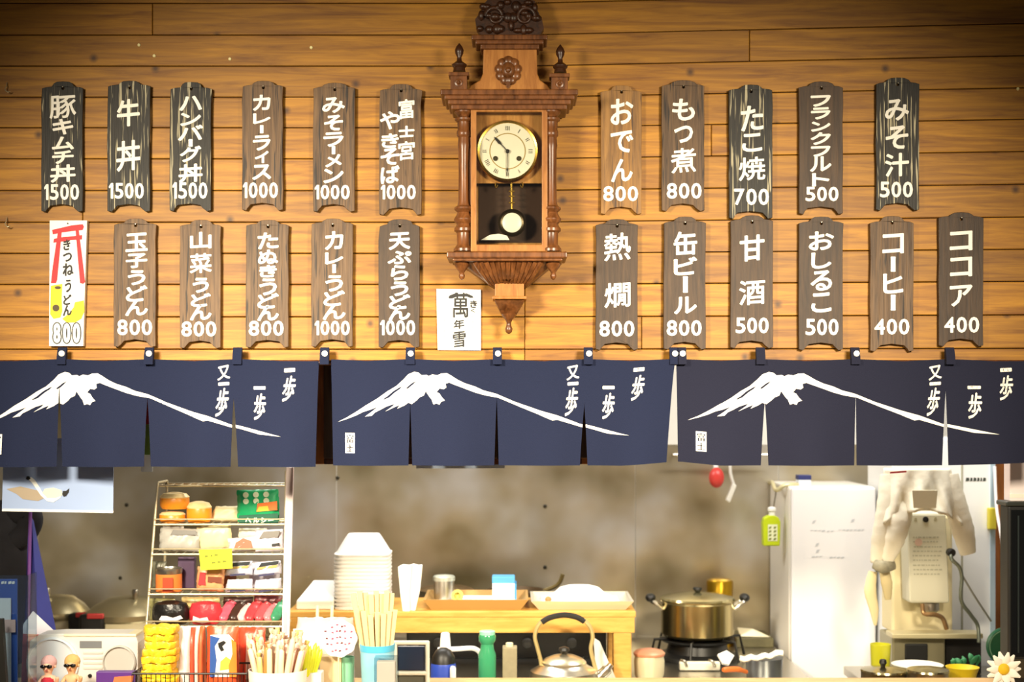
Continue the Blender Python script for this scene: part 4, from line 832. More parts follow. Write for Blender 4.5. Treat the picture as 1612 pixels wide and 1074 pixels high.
rs = thing('red_scoop', 'red plastic scoop with white handle hanging on the rail', 'scoop', W(1128, 768, 6.35))
MB().tube([W(1127, 712, 6.385), W(1127, 738, 6.36)], .011, 10).build('handle', WHITE, rs)
c = W(1128, 752, 6.35); MB().ell((c.x, c.y, c.z), .034, .03, .046, 18, 12).build('bowl', mat('#d2403a', .35), rs)
wl = thing('white_brush', 'white dish brush hanging beside the red scoop', 'brush', W(1150, 792, 6.38))
MB().tube(smooth_path([W(1149, 712, 6.385), W(1150, 745, 6.37), W(1155, 763, 6.36)], 4), .007, 8).build('handle', mat('#d9d6cc', .4), wl)
MB().pprism([(1143, 788), (1149, 792), (1160, 764), (1153, 761)], 6.35, .03).build('head', mat('#e4e0d4', .7), wl, smooth=0, bevel=.004)

# ------- tall white cabinet, coat, water heater on the right
wc = thing('white_cabinet', 'tall white appliance cabinet behind the cream coat', 'cabinet', ground(1490, 5.9, 0)); CD = 5.8
MB().pbox(1404, 690, 1568, yb(0, CD), CD, .4).build('body', mat('#eeefee', .4), wc, smooth=0, bevel=.008)
MB().pbox(1513, 690, 1516, yb(.1, CD), CD - .002, .01).build('door_gap', mat('#a9a691', .6), wc, smooth=0)
MB().pbox(1559, 690, 1567, yb(.1, CD), CD - .004, .012).build('edge_strip', mat('#bcd3e2', .3, .3), wc, smooth=0)
T = MB()
for x, w in ((1520, 6), (1527, 4), (1532, 5), (1538, 4), (1543, 3), (1547, 5)): T.pflat([(x, 758), (x + w, 757.5), (x + w, 752.5), (x + 1, 752)], CD - .001)
T.build('name_lettering', mat('#3a4038', .6), wc, smooth=0)
# cream coat
ctm = mat('#efe8d2', .9, bump=1.0, bscale=16, var=.06)
co = thing('cream_coat', 'cream work coat draped over the water heater, sleeves hanging', 'coat', W(1440, 985, 5.55))
V = []; Fc = []; nu, nv = 30, 18
for i in range(nv + 1):
    for j in range(nu + 1):
        u = j / nu; w = i / nv
        xa = 1391 - 9 * w; xb = 1497 + 14 * w; lo = 806 + 10 * abs(2 * u - 1) ** 2 * 2 - 4 * math.sin(u * 3.1)
        x = xa + (xb - xa) * u; y = 737 + (lo - 737) * w
        P = W(x, y, 5.45); P.y += -.035 * math.cos(math.pi * (u - .5)) + .016 * math.sin(u * 19 + w * 3) * w + .008 * math.sin(u * 41 - w * 4) * w - .03 * w; V.append(P)
for i in range(nv):
    for j in range(nu): a = i * (nu + 1) + j; Fc.append((a, a + nu + 1, a + nu + 2, a + 1))
o = MB().add(V, Fc).build('coat_body', ctm, co, smooth=70); o.modifiers.new('thickness', 'SOLIDIFY').thickness = .01
MB().pflat([(1401, 746), (1427, 744), (1427, 741), (1401, 743)], 5.405).build('red_print', mat('#c2363a', .6), co, smooth=0)
MB().pprism([(1438, 800), (1474, 800), (1476, 772), (1436, 772)], 5.365, .004).build('pocket', mat('#e6dfc2', .9), co, smooth=0, bevel=.001)
def sleeve(name, pts, rad, m):
    P = smooth_path([W(*p) for p in pts], 7); n = len(P); rr = []
    for i in range(n):
        t = i / (n - 1) * (len(rad) - 1); k = min(int(t), len(rad) - 2); rr.append((rad[k] + (rad[k + 1] - rad[k]) * (t - k)) * (1 + .025 * math.sin(i * 2.3)))
    return MB().tube(P, rr, 18, .55).build(name, m, co, smooth=70)
sleeve('sleeve', [(1402, 748, 5.46), (1400, 800, 5.44), (1392, 850, 5.43), (1384, 888, 5.44)], [.04, .05, .05, .034], ctm)
sleeve('sleeve', [(1420, 760, 5.47), (1418, 810, 5.42), (1408, 850, 5.41), (1396, 884, 5.42)], [.03, .045, .04, .022], ctm)
sleeve('sleeve', [(1494, 748, 5.46), (1503, 790, 5.45), (1516, 835, 5.45), (1524, 872, 5.46)], [.036, .044, .044, .03], ctm)
sleeve('cuff', [(1376, 888, 5.42), (1390, 893, 5.4), (1408, 890, 5.42)], [.018, .024, .016], mat('#8d8770', .7, var=.6, bscale=40))
sleeve('belt', [(1374, 900, 5.45), (1370, 930, 5.45), (1376, 960, 5.45), (1378, 985, 5.45)], [.016, .024, .018, .005], mat('#e2d2a4', .9))
sleeve('belt', [(1392, 900, 5.47), (1396, 920, 5.46), (1398, 944, 5.47)], [.02, .022, .012], mat('#c9b98c', .9))
wh = thing('water_heater', 'small grey green wall water heater with printed notice', 'water heater', W(1460, 950, 5.55)); HD = 5.51
MB().pprism([(1432, 950), (1495, 950), (1489, 808), (1428, 808)], HD, .11).build('casing', mat('#cdc9b2', .45), wh, smooth=0, bevel=.008)
MB().pbox(1404, 812, 1500, 997, 5.635, .16).build('cream_panel', mat('#e2d4a8', .6), wh, smooth=0, bevel=.01)
c = W(1457, 818, HD); MB().ylathe(c.x, c.z, [(.011, c.y), (.011, c.y - .004), (.006, c.y - .005)], 18).build('sight_hole', BLACK, wh)
for x, y in ((1441, 818), (1472, 817)): T = MB(); T.pflat([(x - 2, y + 3), (x + 3, y + 2), (x + 2, y - 3), (x - 1, y - 2)], HD - .001); T.build('dial_mark', mat('#a39c7c', .6), wh, smooth=0)
T = MB(); rr = random.Random(9)
for k, y in enumerate((846, 853, 861, 868, 875, 882, 890, 897, 904)):
    x = 1436 + rr.uniform(0, 3)
    while x < 1480 - rr.uniform(0, 6):
        w = rr.uniform(2, 6); T.pflat([(x, y + 1.2), (x + w, y + 1.2), (x + w, y - 1), (x, y - 1)], HD - .001); x += w + 1.6
T.build('notice_print', mat('#a8a58e', .7), wh, smooth=0)
T = MB(); T.pflat(circ(1446, 854, 6, 16), HD - .0016); T.build('red_print', mat('#c8a894', .7), wh, smooth=0)
MB().plathe(1464, HD + .05, [(8, 970), (10, 964), (14, 960), (14, 949)], 18).build('outlet', STEEL, wh)
MB().tube(smooth_path([W(1452, 952, 5.5), W(1455, 966, 5.48), W(1472, 968, 5.48), W(1484, 974, 5.5), W(1490, 990, 5.52)], 5), .009, 8).build('pipe', mat('#a8845a', .35, .8), wh)
MB().tube(smooth_path([W(1497, 866, 5.5), W(1498, 880, 5.47), W(1510, 893, 5.46), W(1514, 910, 5.46), W(1513, 945, 5.46), W(1528, 968, 5.47), W(1539, 985, 5.48), W(1541, 1012, 5.46)], 6), .0075, 8).build('hose', mat('#6f7466', .4, .5), wh)
MB().tube(smooth_path([W(1514, 905, 5.46), W(1535, 940, 5.48), W(1560, 978, 5.55)], 4), .004, 6).build('thin_cable', mat('#8a8a80', .5), wh)
MB().ylathe(W(1497, 870, 5.49).x, W(1497, 870, 5.49).z, [(.012, 1.02), (.016, 1.0), (.016, .98), (.01, .975)], 14).build('valve_knob', BLACK, wh)
# lower steel units
su = thing('steel_unit', 'low steel sink unit with dark square opening under the heater', 'sink unit', ground(1450, 5.6, ZT))
MB().pbox(1405, 1003, 1488, yb(ZT, 5.56), 5.56, .2).build('body', mat('#9d9678', .4, .7), su, smooth=0, bevel=.006)
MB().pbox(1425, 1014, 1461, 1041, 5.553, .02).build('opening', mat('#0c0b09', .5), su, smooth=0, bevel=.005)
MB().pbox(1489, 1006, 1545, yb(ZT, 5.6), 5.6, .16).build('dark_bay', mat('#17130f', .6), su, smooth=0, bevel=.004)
MB().pbox(1405, 998, 1548, 1006, 5.5, .1).build('shelf', mat('#cfc49c', .4, .4), su, smooth=0, bevel=.004)
yc_ = thing('yellow_cup', 'yellow plastic tumbler standing before the fridge door', 'cup', ground(1386, 5.34, ZT)); yq = yb(ZT, 5.34)
MB().plathe(1386, 5.34, [(13, yq), (13.5, yq - 3), (16, 1014), (14.8, 1014), (12, yq - 4)], 24).build('body', mat('#c9c62a', .3, 0, .9), yc_)
MB().plathe(1386, 5.34, [(14.6, 1030), (14.9, 1024), (2, 1024)], 24).build('rim_band', mat('#b3b21c', .4), yc_)
# pans at the lower right
def lidpan(cx, r, D, yt, m, label, knob):
    t = thing('lidded_pan', label, 'pan', ground(cx, D, ZT)); yq = yb(ZT, D)
    MB().plathe(cx, D, [(r * .95, yq), (r, yq - 3), (r, yt + 8), (r * 1.03, yt + 6)], 32).build('body', m, t)
    MB().plathe(cx, D, [(r * 1.03, yt + 7), (r, yt + 4), (r * .5, yt + 1), (r * .15, yt)], 32).build('lid', mat('#b9ae86', .2, 1.0), t)
    if knob: MB().plathe(cx - 2, D, [(3, yt + 1), (4, yt - 3), (6, yt - 6), (5, yt - 11), (3, yt - 12)], 16).build('lid_knob', BLACK, t)
    return t
lidpan(1392, 36, 5.1, 1050, mat('#5c4c2c', .4, .6), 'brown pan with black knobbed lid below the yellow cup', 1)
lidpan(1461, 32, 5.0, 1050, ALU, 'shiny steel pan beside the black knobbed lid', 0)
pl = MB(); pl.plathe(1444, 5.22, [(20, yb(ZT, 5.22)), (34, 1052), (40, 1046), (38, 1046), (20, 1056)], 32); one(pl, 'white_dish', mat('#efe9d8', .3), 'wide white dish under the steel sink unit', 'dish')
pl = MB(); pl.plathe(1515, 5.1, [(14, yb(ZT, 5.1)), (22, 1060), (26, 1050), (24, 1050), (12, 1066)], 28); one(pl, 'yellow_bowl', mat('#d6b81c', .4), 'yellow bowl before the dark bay of the sink unit', 'bowl')
gd = thing('green_plate', 'pale green plate with dark green rim leaning by the black cabinet', 'plate', ground(1583, 5.3, ZT)); c = W(1583, 1018, 5.3); rg = 30 * 5.3 / F
MB().ylathe(c.x, c.z, [(rg * .98, c.y + .012), (rg, c.y), (rg * .9, c.y - .004), (rg * .86, c.y)], 36).build('rim', mat('#1f5a3c', .4), gd); MB().ylathe(c.x, c.z, [(rg * .88, c.y + .006), (rg * .86, c.y - .0005), (rg * .6, c.y + .002)], 36).build('face', mat('#8fc09a', .4), gd)
MB().lathe(c.x, c.y, [(.05, ZT), (.04, c.z - rg + .006), (.02, c.z - rg + .01)], 14).build('stand', BLACK, gd)
lf = MB(); rr = random.Random(3)
for k in range(7):
    x = 1500 + k * 6; a = W(x, 1052, 5.25); b = a + Vector((rr.uniform(-.02, .05), rr.uniform(-.03, .02), rr.uniform(.02, .06))); lf.tube(smooth_path([a, (a + b) / 2 + Vector((0, -.01, .01)), b], 4), [.004] * 3 + [.01] * 3 + [.008, .005, .001], 8, .3)
lf.tube([W(1518, 1050, 5.25), ground(1518, 5.25, ZT)], .008, 8)
one(lf, 'green_leaves', mat('#2f7a4a', .5), 'bunch of green leaves in front of the dark sink bay', 'leaves', smooth=60)

# ------- black case and flowers at the right end of the counter
bc = thing('black_case', 'glossy black equipment case at the right end of counter', 'case', ground(1640, 4.69, ZK)); BD = 4.65
MB().pbox(1587, 797, 1720, yb(ZK, BD), BD, .08).build('body', BLACK, bc, smooth=0, bevel=.006); MB().pbox(1584, 790, 1722, 797.5, BD - .01, .1).build('lid', mat('#2a2c26', .35), bc, smooth=0, bevel=.004)
MB().pbox(1592, 803, 1716, 1034, BD - .004, .006).build('door_glass', BLACKGLOSS, bc, smooth=0); MB().pbox(1602, 812, 1604.5, 1028, BD - .008, .006).build('chrome_line', mat('#4a5252', .3, .8), bc, smooth=0)
MB().pbox(1592, 1038, 1716, 1068, BD - .004, .006).build('lower_panel', mat('#4a4436', .3, .5), bc, smooth=0)
pb = thing('paper_carton', 'pinkish white carton standing on the black case', 'carton', W(1630, 790, 4.8)); MB().pbox(1590, 700, 1690, yb(W(0, 790, 4.64).z, 4.66), 4.66, .06).build('body', mat('#f3e4e0', .6), pb, smooth=0, bevel=.003)
MB().pbox(1589.5, 778, 1690.5, 784, 4.659, .001).build('lower_edge', mat('#ece9d8', .6), pb, smooth=0)
fl = thing('flower', 'white paper flower with yellow centre before the black case', 'flower', ground(1578, 4.55, ZK)); c = W(1577, 1052, 4.55)
for k in range(14):
    a = 2 * math.pi * k / 14; d = Vector((math.cos(a), -.25 - .2 * (k % 2), math.sin(a))); e = c + d * .056; m_ = c + d * .03 + Vector((0, -.012, 0))
    MB().tube([c, m_, e], [.004, .013, .003], 8, .3).build('petal', mat('#f4efe4', .8), fl, smooth=60)
MB().ell((c.x, c.y - .02, c.z), .018, .012, .018, 14, 9).build('centre', mat('#e0b81a', .7), fl)
MB().tube([c, ground(1577, 4.57, ZK)], .003, 6).build('stem', mat('#4c7a3a', .6), fl)
one(MB().tube(smooth_path([W(1566, 735, 5.788), W(1569, 800, 5.7), W(1577, 850, 5.56), W(1580, 900, 5.56)], 5), .006, 8), 'white_cable', mat('#e8dcd6', .5), 'white cable hanging by the wooden post', 'cable')
one(MB().pbox(1557, 800, 1569, 834, 5.768, .03), 'yellow_packet', mat('#cdbf3a', .5), 'yellow packet hanging between white cabinet and wooden post', 'packet', smooth=0, bevel=.004)

# ================================================================ THINGS ON THE SERVING COUNTER
# leaflet holder at the left end
lh = thing('leaflet_holder', 'clear acrylic leaflet holder with blue leaflets at left counter end', 'leaflet holder', ground(10, 4.3, ZK)); LD = 4.28; yq = yb(ZK, LD)
MB().pbox(-40, 906, 44, yq, LD, .003).build('front_sheet', CLEAR, lh, smooth=0); MB().pbox(42, 906, 44, yq, LD, .08).build('side_sheet', CLEAR, lh, smooth=0); MB().pbox(-40, 906, 44, yb(ZK, LD + .08), LD + .08, .003).build('back_sheet', CLEAR, lh, smooth=0)
MB().pbox(-38, 912, 27, yq - 10, LD + .03, .006).build('leaflet', mat('#2f55a8', .5), lh, smooth=0)
MB().pbox(-38, 942, 17, yq - 8, LD + .02, .004).build('leaflet', mat('#e6e6ea', .6), lh, smooth=0); MB().pbox(-38, 976, 24, 996, LD + .016, .003).build('leaflet_band', mat('#e0b8b0', .6), lh, smooth=0)
T = MB()
for x, w in ((2, 4), (7, 3), (13, 5), (19, 4)): T.pflat([(x, 920), (x + w, 919), (x + w, 915), (x, 916)], LD + .028)
T.build('leaflet_print', WHITE, lh, smooth=0)
one(MB().pprism([(-6, 1130), (13, 1130), (3, 975), (-4, 975)], 4.22, .02), 'black_stand', BLACK, 'black leaning stand edge before the leaflet holder', 'stand', smooth=0)
# notepad and pink paper behind the radio
one(MB().add([W(36, 984, 4.78), W(52, 962, 4.8), W(84, 992, 4.78), W(70, 1045, 4.74), W(36, 1045, 4.74), W(36, 984, 4.79), W(52, 962, 4.81), W(84, 992, 4.79), W(70, 1045, 4.75), W(36, 1045, 4.75)], [(4, 3, 2, 1, 0), (5, 6, 7, 8, 9), (0, 1, 6, 5), (1, 2, 7, 6), (2, 3, 8, 7), (3, 4, 9, 8), (4, 0, 5, 9)]).add([W(40, 1045, 4.76), W(66, 1045, 4.76), W(66, yb(ZK, 4.76), 4.76), W(40, yb(ZK, 4.76), 4.76)], [(3, 2, 1, 0)]), 'notepad', mat('#e2e0ea', .7), 'white notepad propped behind the radio', 'notepad', smooth=0)
one(MB().pprism([(33, yb(ZK, 4.72)), (70, yb(ZK, 4.72)), (70, 1000), (36, 998)], 4.72, .004), 'pink_paper', mat('#d9686a', .7), 'pink paper standing between notepad and radio', 'paper', smooth=0)
# radio
rd = thing('radio_cassette', 'white radio cassette player with round speakers on the counter', 'radio', ground(128, 4.6, ZK)); RD = 4.6; yq = yb(ZK, RD)
MB().pprism([(44, yq), (217, yq), (217, 1012), (213, 1000), (200, 998), (90, 998), (60, 1000), (46, 1010)], RD, .1).build('body', mat('#e4e1da', .45), rd, smooth=0, bevel=.006)
MB().pbox(100, 998.5, 214, 1003, RD - .004, .1).build('top_trim', mat('#efe6c4', .5), rd, smooth=0, bevel=.003)
MB().pbox(125.5, 1009.5, 160, 1020.5, RD - .002, .004).build('display', mat('#7d8084', .3), rd, smooth=0)
for k, y in enumerate((1026, 1034, 1042, 1050)): MB().pbox(131, y, 162, y + 4, RD - .003, .004).build('button', mat('#dad7cf', .5), rd, smooth=0, bevel=.001)
c = W(142, 1064, RD); MB().ylathe(c.x, c.z, [(.006, c.y), (.006, c.y - .006), (.004, c.y - .008)], 14).build('knob', BLACK, rd)
for cx, cy, r, m1, m2 in ((84, 1044, 41, '#e2e8ee', '#c3d0d6'), (189, 1042, 26, '#d0cdc6', '#bdbab0')):
    c = W(cx, cy, RD); s4 = RD / F
    sp_ = MB().ylathe(c.x, c.z, [(r * s4, c.y + .01), (r * s4, c.y - .012), (r * s4 * .93, c.y - .016), (r * s4 * .9, c.y - .008)], 40).build('speaker_ring', mat(m1, .4), rd)
    MB().ylathe(c.x, c.z, [(r * s4 * .9, c.y - .002), (r * s4 * .9, c.y - .008), (r * s4 * .5, c.y - .004), (r * s4 * .2, c.y - .003)], 40).build('speaker_cone', mat(m2, .6), sp_)
# two little dolls
def skin_fig(name, J, E_, m, parent, sub=2):
    me = bpy.data.meshes.new(name); org = ORG[parent.name]; me.from_pydata([Vector(p[:3]) - org for p in J], E_, []); me.materials.append(m)
    o = bpy.data.objects.new(name, me); COL.objects.link(o); o.parent = parent; ORG[o.name] = org
    sk = o.modifiers.new('skin', 'SKIN')
    for i, p in enumerate(J): me.skin_vertices[0].data[i].radius = (p[3], p[3])
    me.skin_vertices[0].data[0].use_root = True; sk.use_smooth_shade = True
    sb_ = o.modifiers.new('subsurf', 'SUBSURF'); sb_.levels = sub; sb_.render_levels = sub
    return o
def doll(cx, top, D, label, skin, hair, cloth, garment):
    t = thing('doll', label, 'doll', ground(cx, D, ZK)); k = D / F; b = ground(cx, D, ZK); h = W(0, top, D).z - ZK
    def q(x, y, z, r): return (b.x + x * k, b.y + y * k, ZK + z * h, r * k)
    J = [q(0, 0, .38, 8), q(0, 0, .56, 8), q(0, 0, .64, 4), q(0, 0, .72, 8), q(0, -.5, .82, 11), q(0, 0, .93, 7),
         q(-9, 0, .58, 4), q(-15, -4, .46, 3.2), q(-14, -9, .37, 3), q(9, 0, .58, 4), q(15, -4, .5, 3.2), q(17, -9, .62, 3),
         q(-5, 0, .26, 5), q(-6, -2, .12, 4), q(-6, -5, .03, 3.4), q(5, 0, .26, 5), q(6, -2, .12, 4), q(6, -5, .03, 3.4)]
    E_ = [(0, 1), (1, 2), (2, 3), (3, 4), (4, 5), (1, 6), (6, 7), (7, 8), (1, 9), (9, 10), (10, 11), (0, 12), (12, 13), (13, 14), (0, 15), (15, 16), (16, 17)]
    skin_fig('body', J, E_, mat(skin, .5), t)
    c = Vector(q(0, 0, .83, 0)[:3]); MB().ell((c.x, c.y + 3 * k, c.z + 3.5 * k), 12.5 * k, 11 * k, 12 * k, 18, 12).build('hair', mat(hair, .8, bump=.5, bscale=200), t)
    g = MB()
    for sx in (-5, 5): g.ell((c.x + sx * k, c.y - 11 * k, c.z - .5 * k), 4.6 * k, 1.6 * k, 3 * k, 12, 8)
    g.tube([(c.x - 9 * k, c.y - 9 * k, c.z + .6 * k), (c.x, c.y - 12 * k, c.z + .6 * k), (c.x + 9 * k, c.y - 9 * k, c.z + .6 * k)], .9 * k, 6)
    g.build('sunglasses', BLACKGLOSS, t)
    MB().ell((c.x, c.y - 11.5 * k, c.z - 4 * k), 1.6 * k, 1.6 * k, 1.4 * k, 10, 7).build('nose', mat(skin, .5), t)
    MB().ell((c.x, c.y - 10.2 * k, c.z - 7.2 * k), 2.4 * k, 1 * k, .8 * k, 10, 7).build('mouth', mat('#b04a44', .5), t)
    for sx in (-1, 1): MB().ell((c.x + sx * 11 * k, c.y, c.z - 2 * k), 1.6 * k, 2 * k, 2.6 * k, 10, 7).build('ear', mat(skin, .5), t)
    if garment:
        z1 = ZK + .6 * h; MB().lathe(b.x, b.y, [(12 * k, ZK + .3 * h), (11 * k, ZK + .42 * h), (10.5 * k, ZK + .56 * h), (7 * k, z1)], 24, sy=1).build('dress', mat(cloth, .8), t)
    return t
doll(76, 1034, 4.42, 'small doll in red clothes with black sunglasses before the radio', '#e8b89a', '#caa0a0', '#b9263c', True)
doll(113, 1032, 4.42, 'small bare doll with sunglasses and blond hair before the radio', '#e6b487', '#d9b070', '#000000', False)
pk_ = thing('snack_box', 'purple snack box with orange print lying before the radio', 'box', ground(184, 4.4, ZK)); yq = yb(ZK, 4.4)
MB().pbox(151, 1058, 213, yq, 4.4, .03).build('box', mat('#5b2f86', .45), pk_, smooth=0, bevel=.002); MB().pflat([(176, 1082), (208, 1080), (210, 1064), (180, 1066)], 4.3985).build('orange_print', mat('#e8784a', .5), pk_, smooth=0)

# black wire basket with packets
wb = thing('wire_basket', 'black wire basket holding yellow and red snack packs', 'basket', ground(300, 4.42, ZK)); BD0, BD1 = 4.32, 4.5; zr_ = W(0, 1061, BD0).z
xa, xb = W(208, 0, BD0).x, W(388, 0, BD0).x; ya, yb2 = BD0 - D0, BD1 - D0
for z, r in ((zr_, .0032), (ZK + .003, .003)): MB().tube([(xa, ya, z), (xb, ya, z), (xb, yb2, z), (xa, yb2, z)], r, 8, closed=True).build('rim', BLACK, wb)
for k in range(25): x = xa + (xb - xa) * k / 24; MB().tube([(x, ya, zr_), (x, ya, ZK + .003), (x, yb2, ZK + .003), (x, yb2, zr_)], .0013, 5).build('wire', BLACK, wb)
for k in range(1, 9):
    for x in (xa, xb): y = ya + (yb2 - ya) * k / 9; MB().tube([(x, y, zr_), (x, y, ZK + .003)], .0013, 5).build('wire', BLACK, wb)
yq = yb(ZK, 4.42); NP = 11; hgt = (yq - 3 - 986) / NP; rr = random.Random(8)
for k in range(NP):
    y1 = yq - 4 - k * hgt; x0, x1 = 227 + rr.uniform(-2, 4), 278 + rr.uniform(-4, 5); c = W((x0 + x1) / 2, 0, 4.42); hw = (x1 - x0) / 2 * 4.42 / F; zc_ = W(0, y1 - hgt / 2, 4.42).z; th = hgt * .5 * 4.42 / F; p1, p2 = rr.uniform(0, 6), rr.uniform(0, 6)
    m = MB().lathe(c.x, c.y, [(hw * .97, zc_ - th * .97), (hw * 1.0, zc_ - th * .6), (hw * 1.01, zc_ + th * .5), (hw * .97, zc_ + th * .95)], 36, sy=.8, sq=5)
    m.v = [p + Vector((.0025 * math.sin(p.z * 900 + p.y * 200 + p1), .005 * math.sin(p.x * 170 + p1), .0022 * math.sin(p.x * 110 + p2) + .0012 * math.sin(p.x * 330 + p1))) for p in m.v]
    tag(m.build('yellow_snack_packet', mat('#ecc62a', .4, bump=.7, bscale=90, var=.15), smooth=60), 'yellow snack packet in the pile inside the wire basket', 'snack packet', 'yellow packets piled in the basket')
def pouch(x0, y0, x1, D, depth, col, label, name='snack_pouch', base=None, rough=.35, wob=.003, cat='snack pouch', top=None, group=None, y1=None, lean=0, roll=0):
    t = thing(name, label, cat, ground((x0 + x1) / 2, D, ZK if base is None else base), group); yl = y1 or yb(ZK if base is None else base, D)
    MB().pillow(x0, y0, x1, yl, D, depth, 0, wob, 10, top=top).build('pouch', mat(col, rough, bump=.3, bscale=50), t, smooth=60); t.rotation_euler = (-R(lean), R(roll), 0); return t
pouch(276, 986, 301, 4.46, .03, '#ece9e6', 'white paper pouch between the yellow pile and red packs', wob=.004, base=ZK + .006)
for k, (c_, lb) in enumerate((('#d8553a', 'red slim packet standing nearest the white pouch'), ('#f0d9c8', 'cream slim packet standing between two red packets'), ('#e06a3c', 'orange red slim packet beside the picture pouch'))):
    pouch(301 + 7 * k, 988 - k, 309 + 7 * k, 4.44, .07, c_, lb, 'slim_packet', cat='packet', wob=.0015, base=ZK + .006)
op = pouch(326, 986, 376, 4.40, .035, '#e0522a', 'orange red snack pouch with blue and white picture in the basket', base=ZK + .006)
dq = 4.40 - .0175 - .004
MB().pprism([(330, 1066), (366, 1066), (368, 1008), (360, 999), (331, 1000)], dq, .002).build('picture_panel', mat('#f2efe8', .45), op, smooth=0)
MB().pflat([(330, 1066), (338, 1066), (341, 1040), (338, 1018), (346, 1005), (331, 1001)], dq - .0008).build('blue_print', mat('#31569e', .45), op, smooth=0)
MB().pflat([(343, 1013), (352, 1009), (356, 1012), (350, 1018), (353, 1024), (348, 1026), (344, 1019)], dq - .0008).build('dark_print', INK, op, smooth=0)
MB().pflat([(346, 1056), (360, 1054), (364, 1040), (356, 1034), (347, 1042)], dq - .0008).build('yellow_print', mat('#e3d04a', .45), op, smooth=0)
MB().pflat([(361, 1066), (373, 1066), (372, 1012), (364, 1006), (366, 1030), (360, 1048)], dq - .0016).build('orange_print', mat('#e8862e', .45), op, smooth=0)
op = pouch(376, 987, 418, 4.55, .04, '#dd4a30', 'red snack pouch behind the wrapped stick tub'); MB().pprism([(386, 1070), (394, 1070), (396, 1000), (388, 1000)], 4.525, .002).build('pale_stripe', mat('#f0c9b4', .45), op, smooth=0)

# tub of wrapped sticks
tb_ = thing('stick_tub', 'white plastic tub filled with wrapped snack sticks', 'tub', ground(437, 4.34, ZK)); yq = yb(ZK, 4.34)
MB().plathe(437, 4.34, [(42, yq), (46, 1054), (44.5, 1054), (40.5, yq - 2)], 36, sy=.8).build('tub_wall', mat('#f1ece6', .5), tb_)
rr = random.Random(21); cols = [('#e9d3b4', 'cream'), ('#e8bfae', 'pale pink'), ('#e6d284', 'pale yellow'), ('#c98446', 'orange brown')]
for k in range(58):
    cxk = 437; a = 2 * math.pi * rr.random(); rad = math.sqrt(rr.random()); bx_ = cxk + 33 * rad * math.cos(a); byo = .055 * rad * math.sin(a)
    tx = bx_ + (bx_ - cxk) * .45 + rr.uniform(-10, 10); ty = rr.uniform(990, 1030) + max(0, (tx - 470)) * .5
    p0 = W(bx_, 1080, 4.34) + Vector((0, byo, 0)); p1 = W(tx, ty, 4.34) + Vector((0, byo * 1.3, 0)); d = (p1 - p0)
    ci = rr.choices(range(4), [5, 4, 3, 2])[0]; w = .0078
    mb = MB().tube([p0, p0 + d * .04, p0 + d * .10, p0 + d * .5, p0 + d * .86, p0 + d * .9, p0 + d * .93, p1], [.001, w, w * 1.15, w * 1.2, w * 1.1, w * .35, w * .8, w * 1.0], 8, .8)
    tag(mb.build('wrapped_stick', mat(cols[ci][0], .35), smooth=60), f'{cols[ci][1]} wrapped snack stick standing in the white tub', 'snack stick', f'{cols[ci][1]} sticks in the white tub')
for k in range(6):
    p0 = W(478 + 3 * k, 1066, 4.36 + .006 * k); p1 = W(484 + 4.5 * k, 1012 + 5 * (k % 3), 4.37 + .006 * k)
    tag(MB().tube([p0, p0.lerp(p1, .1), p0.lerp(p1, .6), p0.lerp(p1, .9), p1], [.003, .007, .008, .006, .001], 8).build('yellow_candy_stick', mat('#d8dc2e', .35), smooth=60), 'lime yellow candy stick beside the white tub', 'candy stick', 'lime candy sticks')
hb = one(MB().pbox(474, 1060, 506, yb(ZK, 4.37), 4.37, .06), 'candy_holder', mat('#dcd8d0', .5), 'small pale box holding the lime candy sticks', 'box', smooth=0, bevel=.003)
# clear bag, round sign, small boxes
bg = thing('clear_bag', 'crumpled clear plastic bag behind the round handwritten sign', 'bag', ground(508, 4.56, ZK)); MB().pillow(452, 972, 560, yb(ZK, 4.56), 4.56, .07, 0, .007, 14, top=(468, 556)).build('film', mat('#eeeef2', .25, 0, .4), bg, smooth=60)
MB().pillow(462, 990, 552, yb(ZK, 4.56) - 2, 4.565, .04, 0, .008, 10).build('contents', mat('#e6ddd4', .6, var=.25, bscale=40), bg, smooth=60)
for x in (500, 523): tag(MB().tube([W(x - 3, yb(ZK, 4.62), 4.62), W(x, 954, 4.62)], .0055, 8).build('wooden_stick', mat('#ecdcae', .6)), 'pale wooden stick rising behind the clear bag', 'stick', 'sticks behind the clear bag')
sg_ = thing('round_sign', 'white scalloped round card with pink handwriting on a stick', 'sign', ground(533, 4.42, ZK))
MB().pprism([(533 + 29 * (1 + .03 * math.cos(9 * a)) * math.cos(a), 1005 - 30 * (1 + .03 * math.cos(9 * a)) * math.sin(a)) for a in [2 * math.pi * k / 54 for k in range(54)]], 4.42, .002).build('card', mat('#e4e0dc', .8), sg_, smooth=0)
T = MB(); T2 = MB(); rr = random.Random(5)
for k in range(30):
    x = 514 + (k % 6) * 7.5 + rr.uniform(-2, 2); y = 986 + (k // 6) * 9.5 + rr.uniform(-2, 2)
    if (x - 533) ** 2 + (y - 1005) ** 2 > 560: continue
    (T if k % 3 else T2).pflat([(x - 1.8, y + rr.uniform(0, 2)), (x + 1.8, y + 1), (x + 2, y - 1.2), (x - 1.2, y - 1.4)], 4.419)
T.build('pink_writing', mat('#c2506e', .7), sg_, smooth=0); T2.build('dark_writing', mat('#6a2c3e', .7), sg_, smooth=0)
MB().tube([W(533, 1034, 4.425), ground(533, 4.425, ZK)], .003, 6).build('stick', mat('#d8c8a0', .6), sg_)
one(MB().pbox(503, 1034, 537, yb(ZK, 4.46), 4.46, .05), 'cardboard_box', mat('#d8bd92', .7), 'small beige cardboard box under the round sign', 'box', smooth=0, bevel=.002)
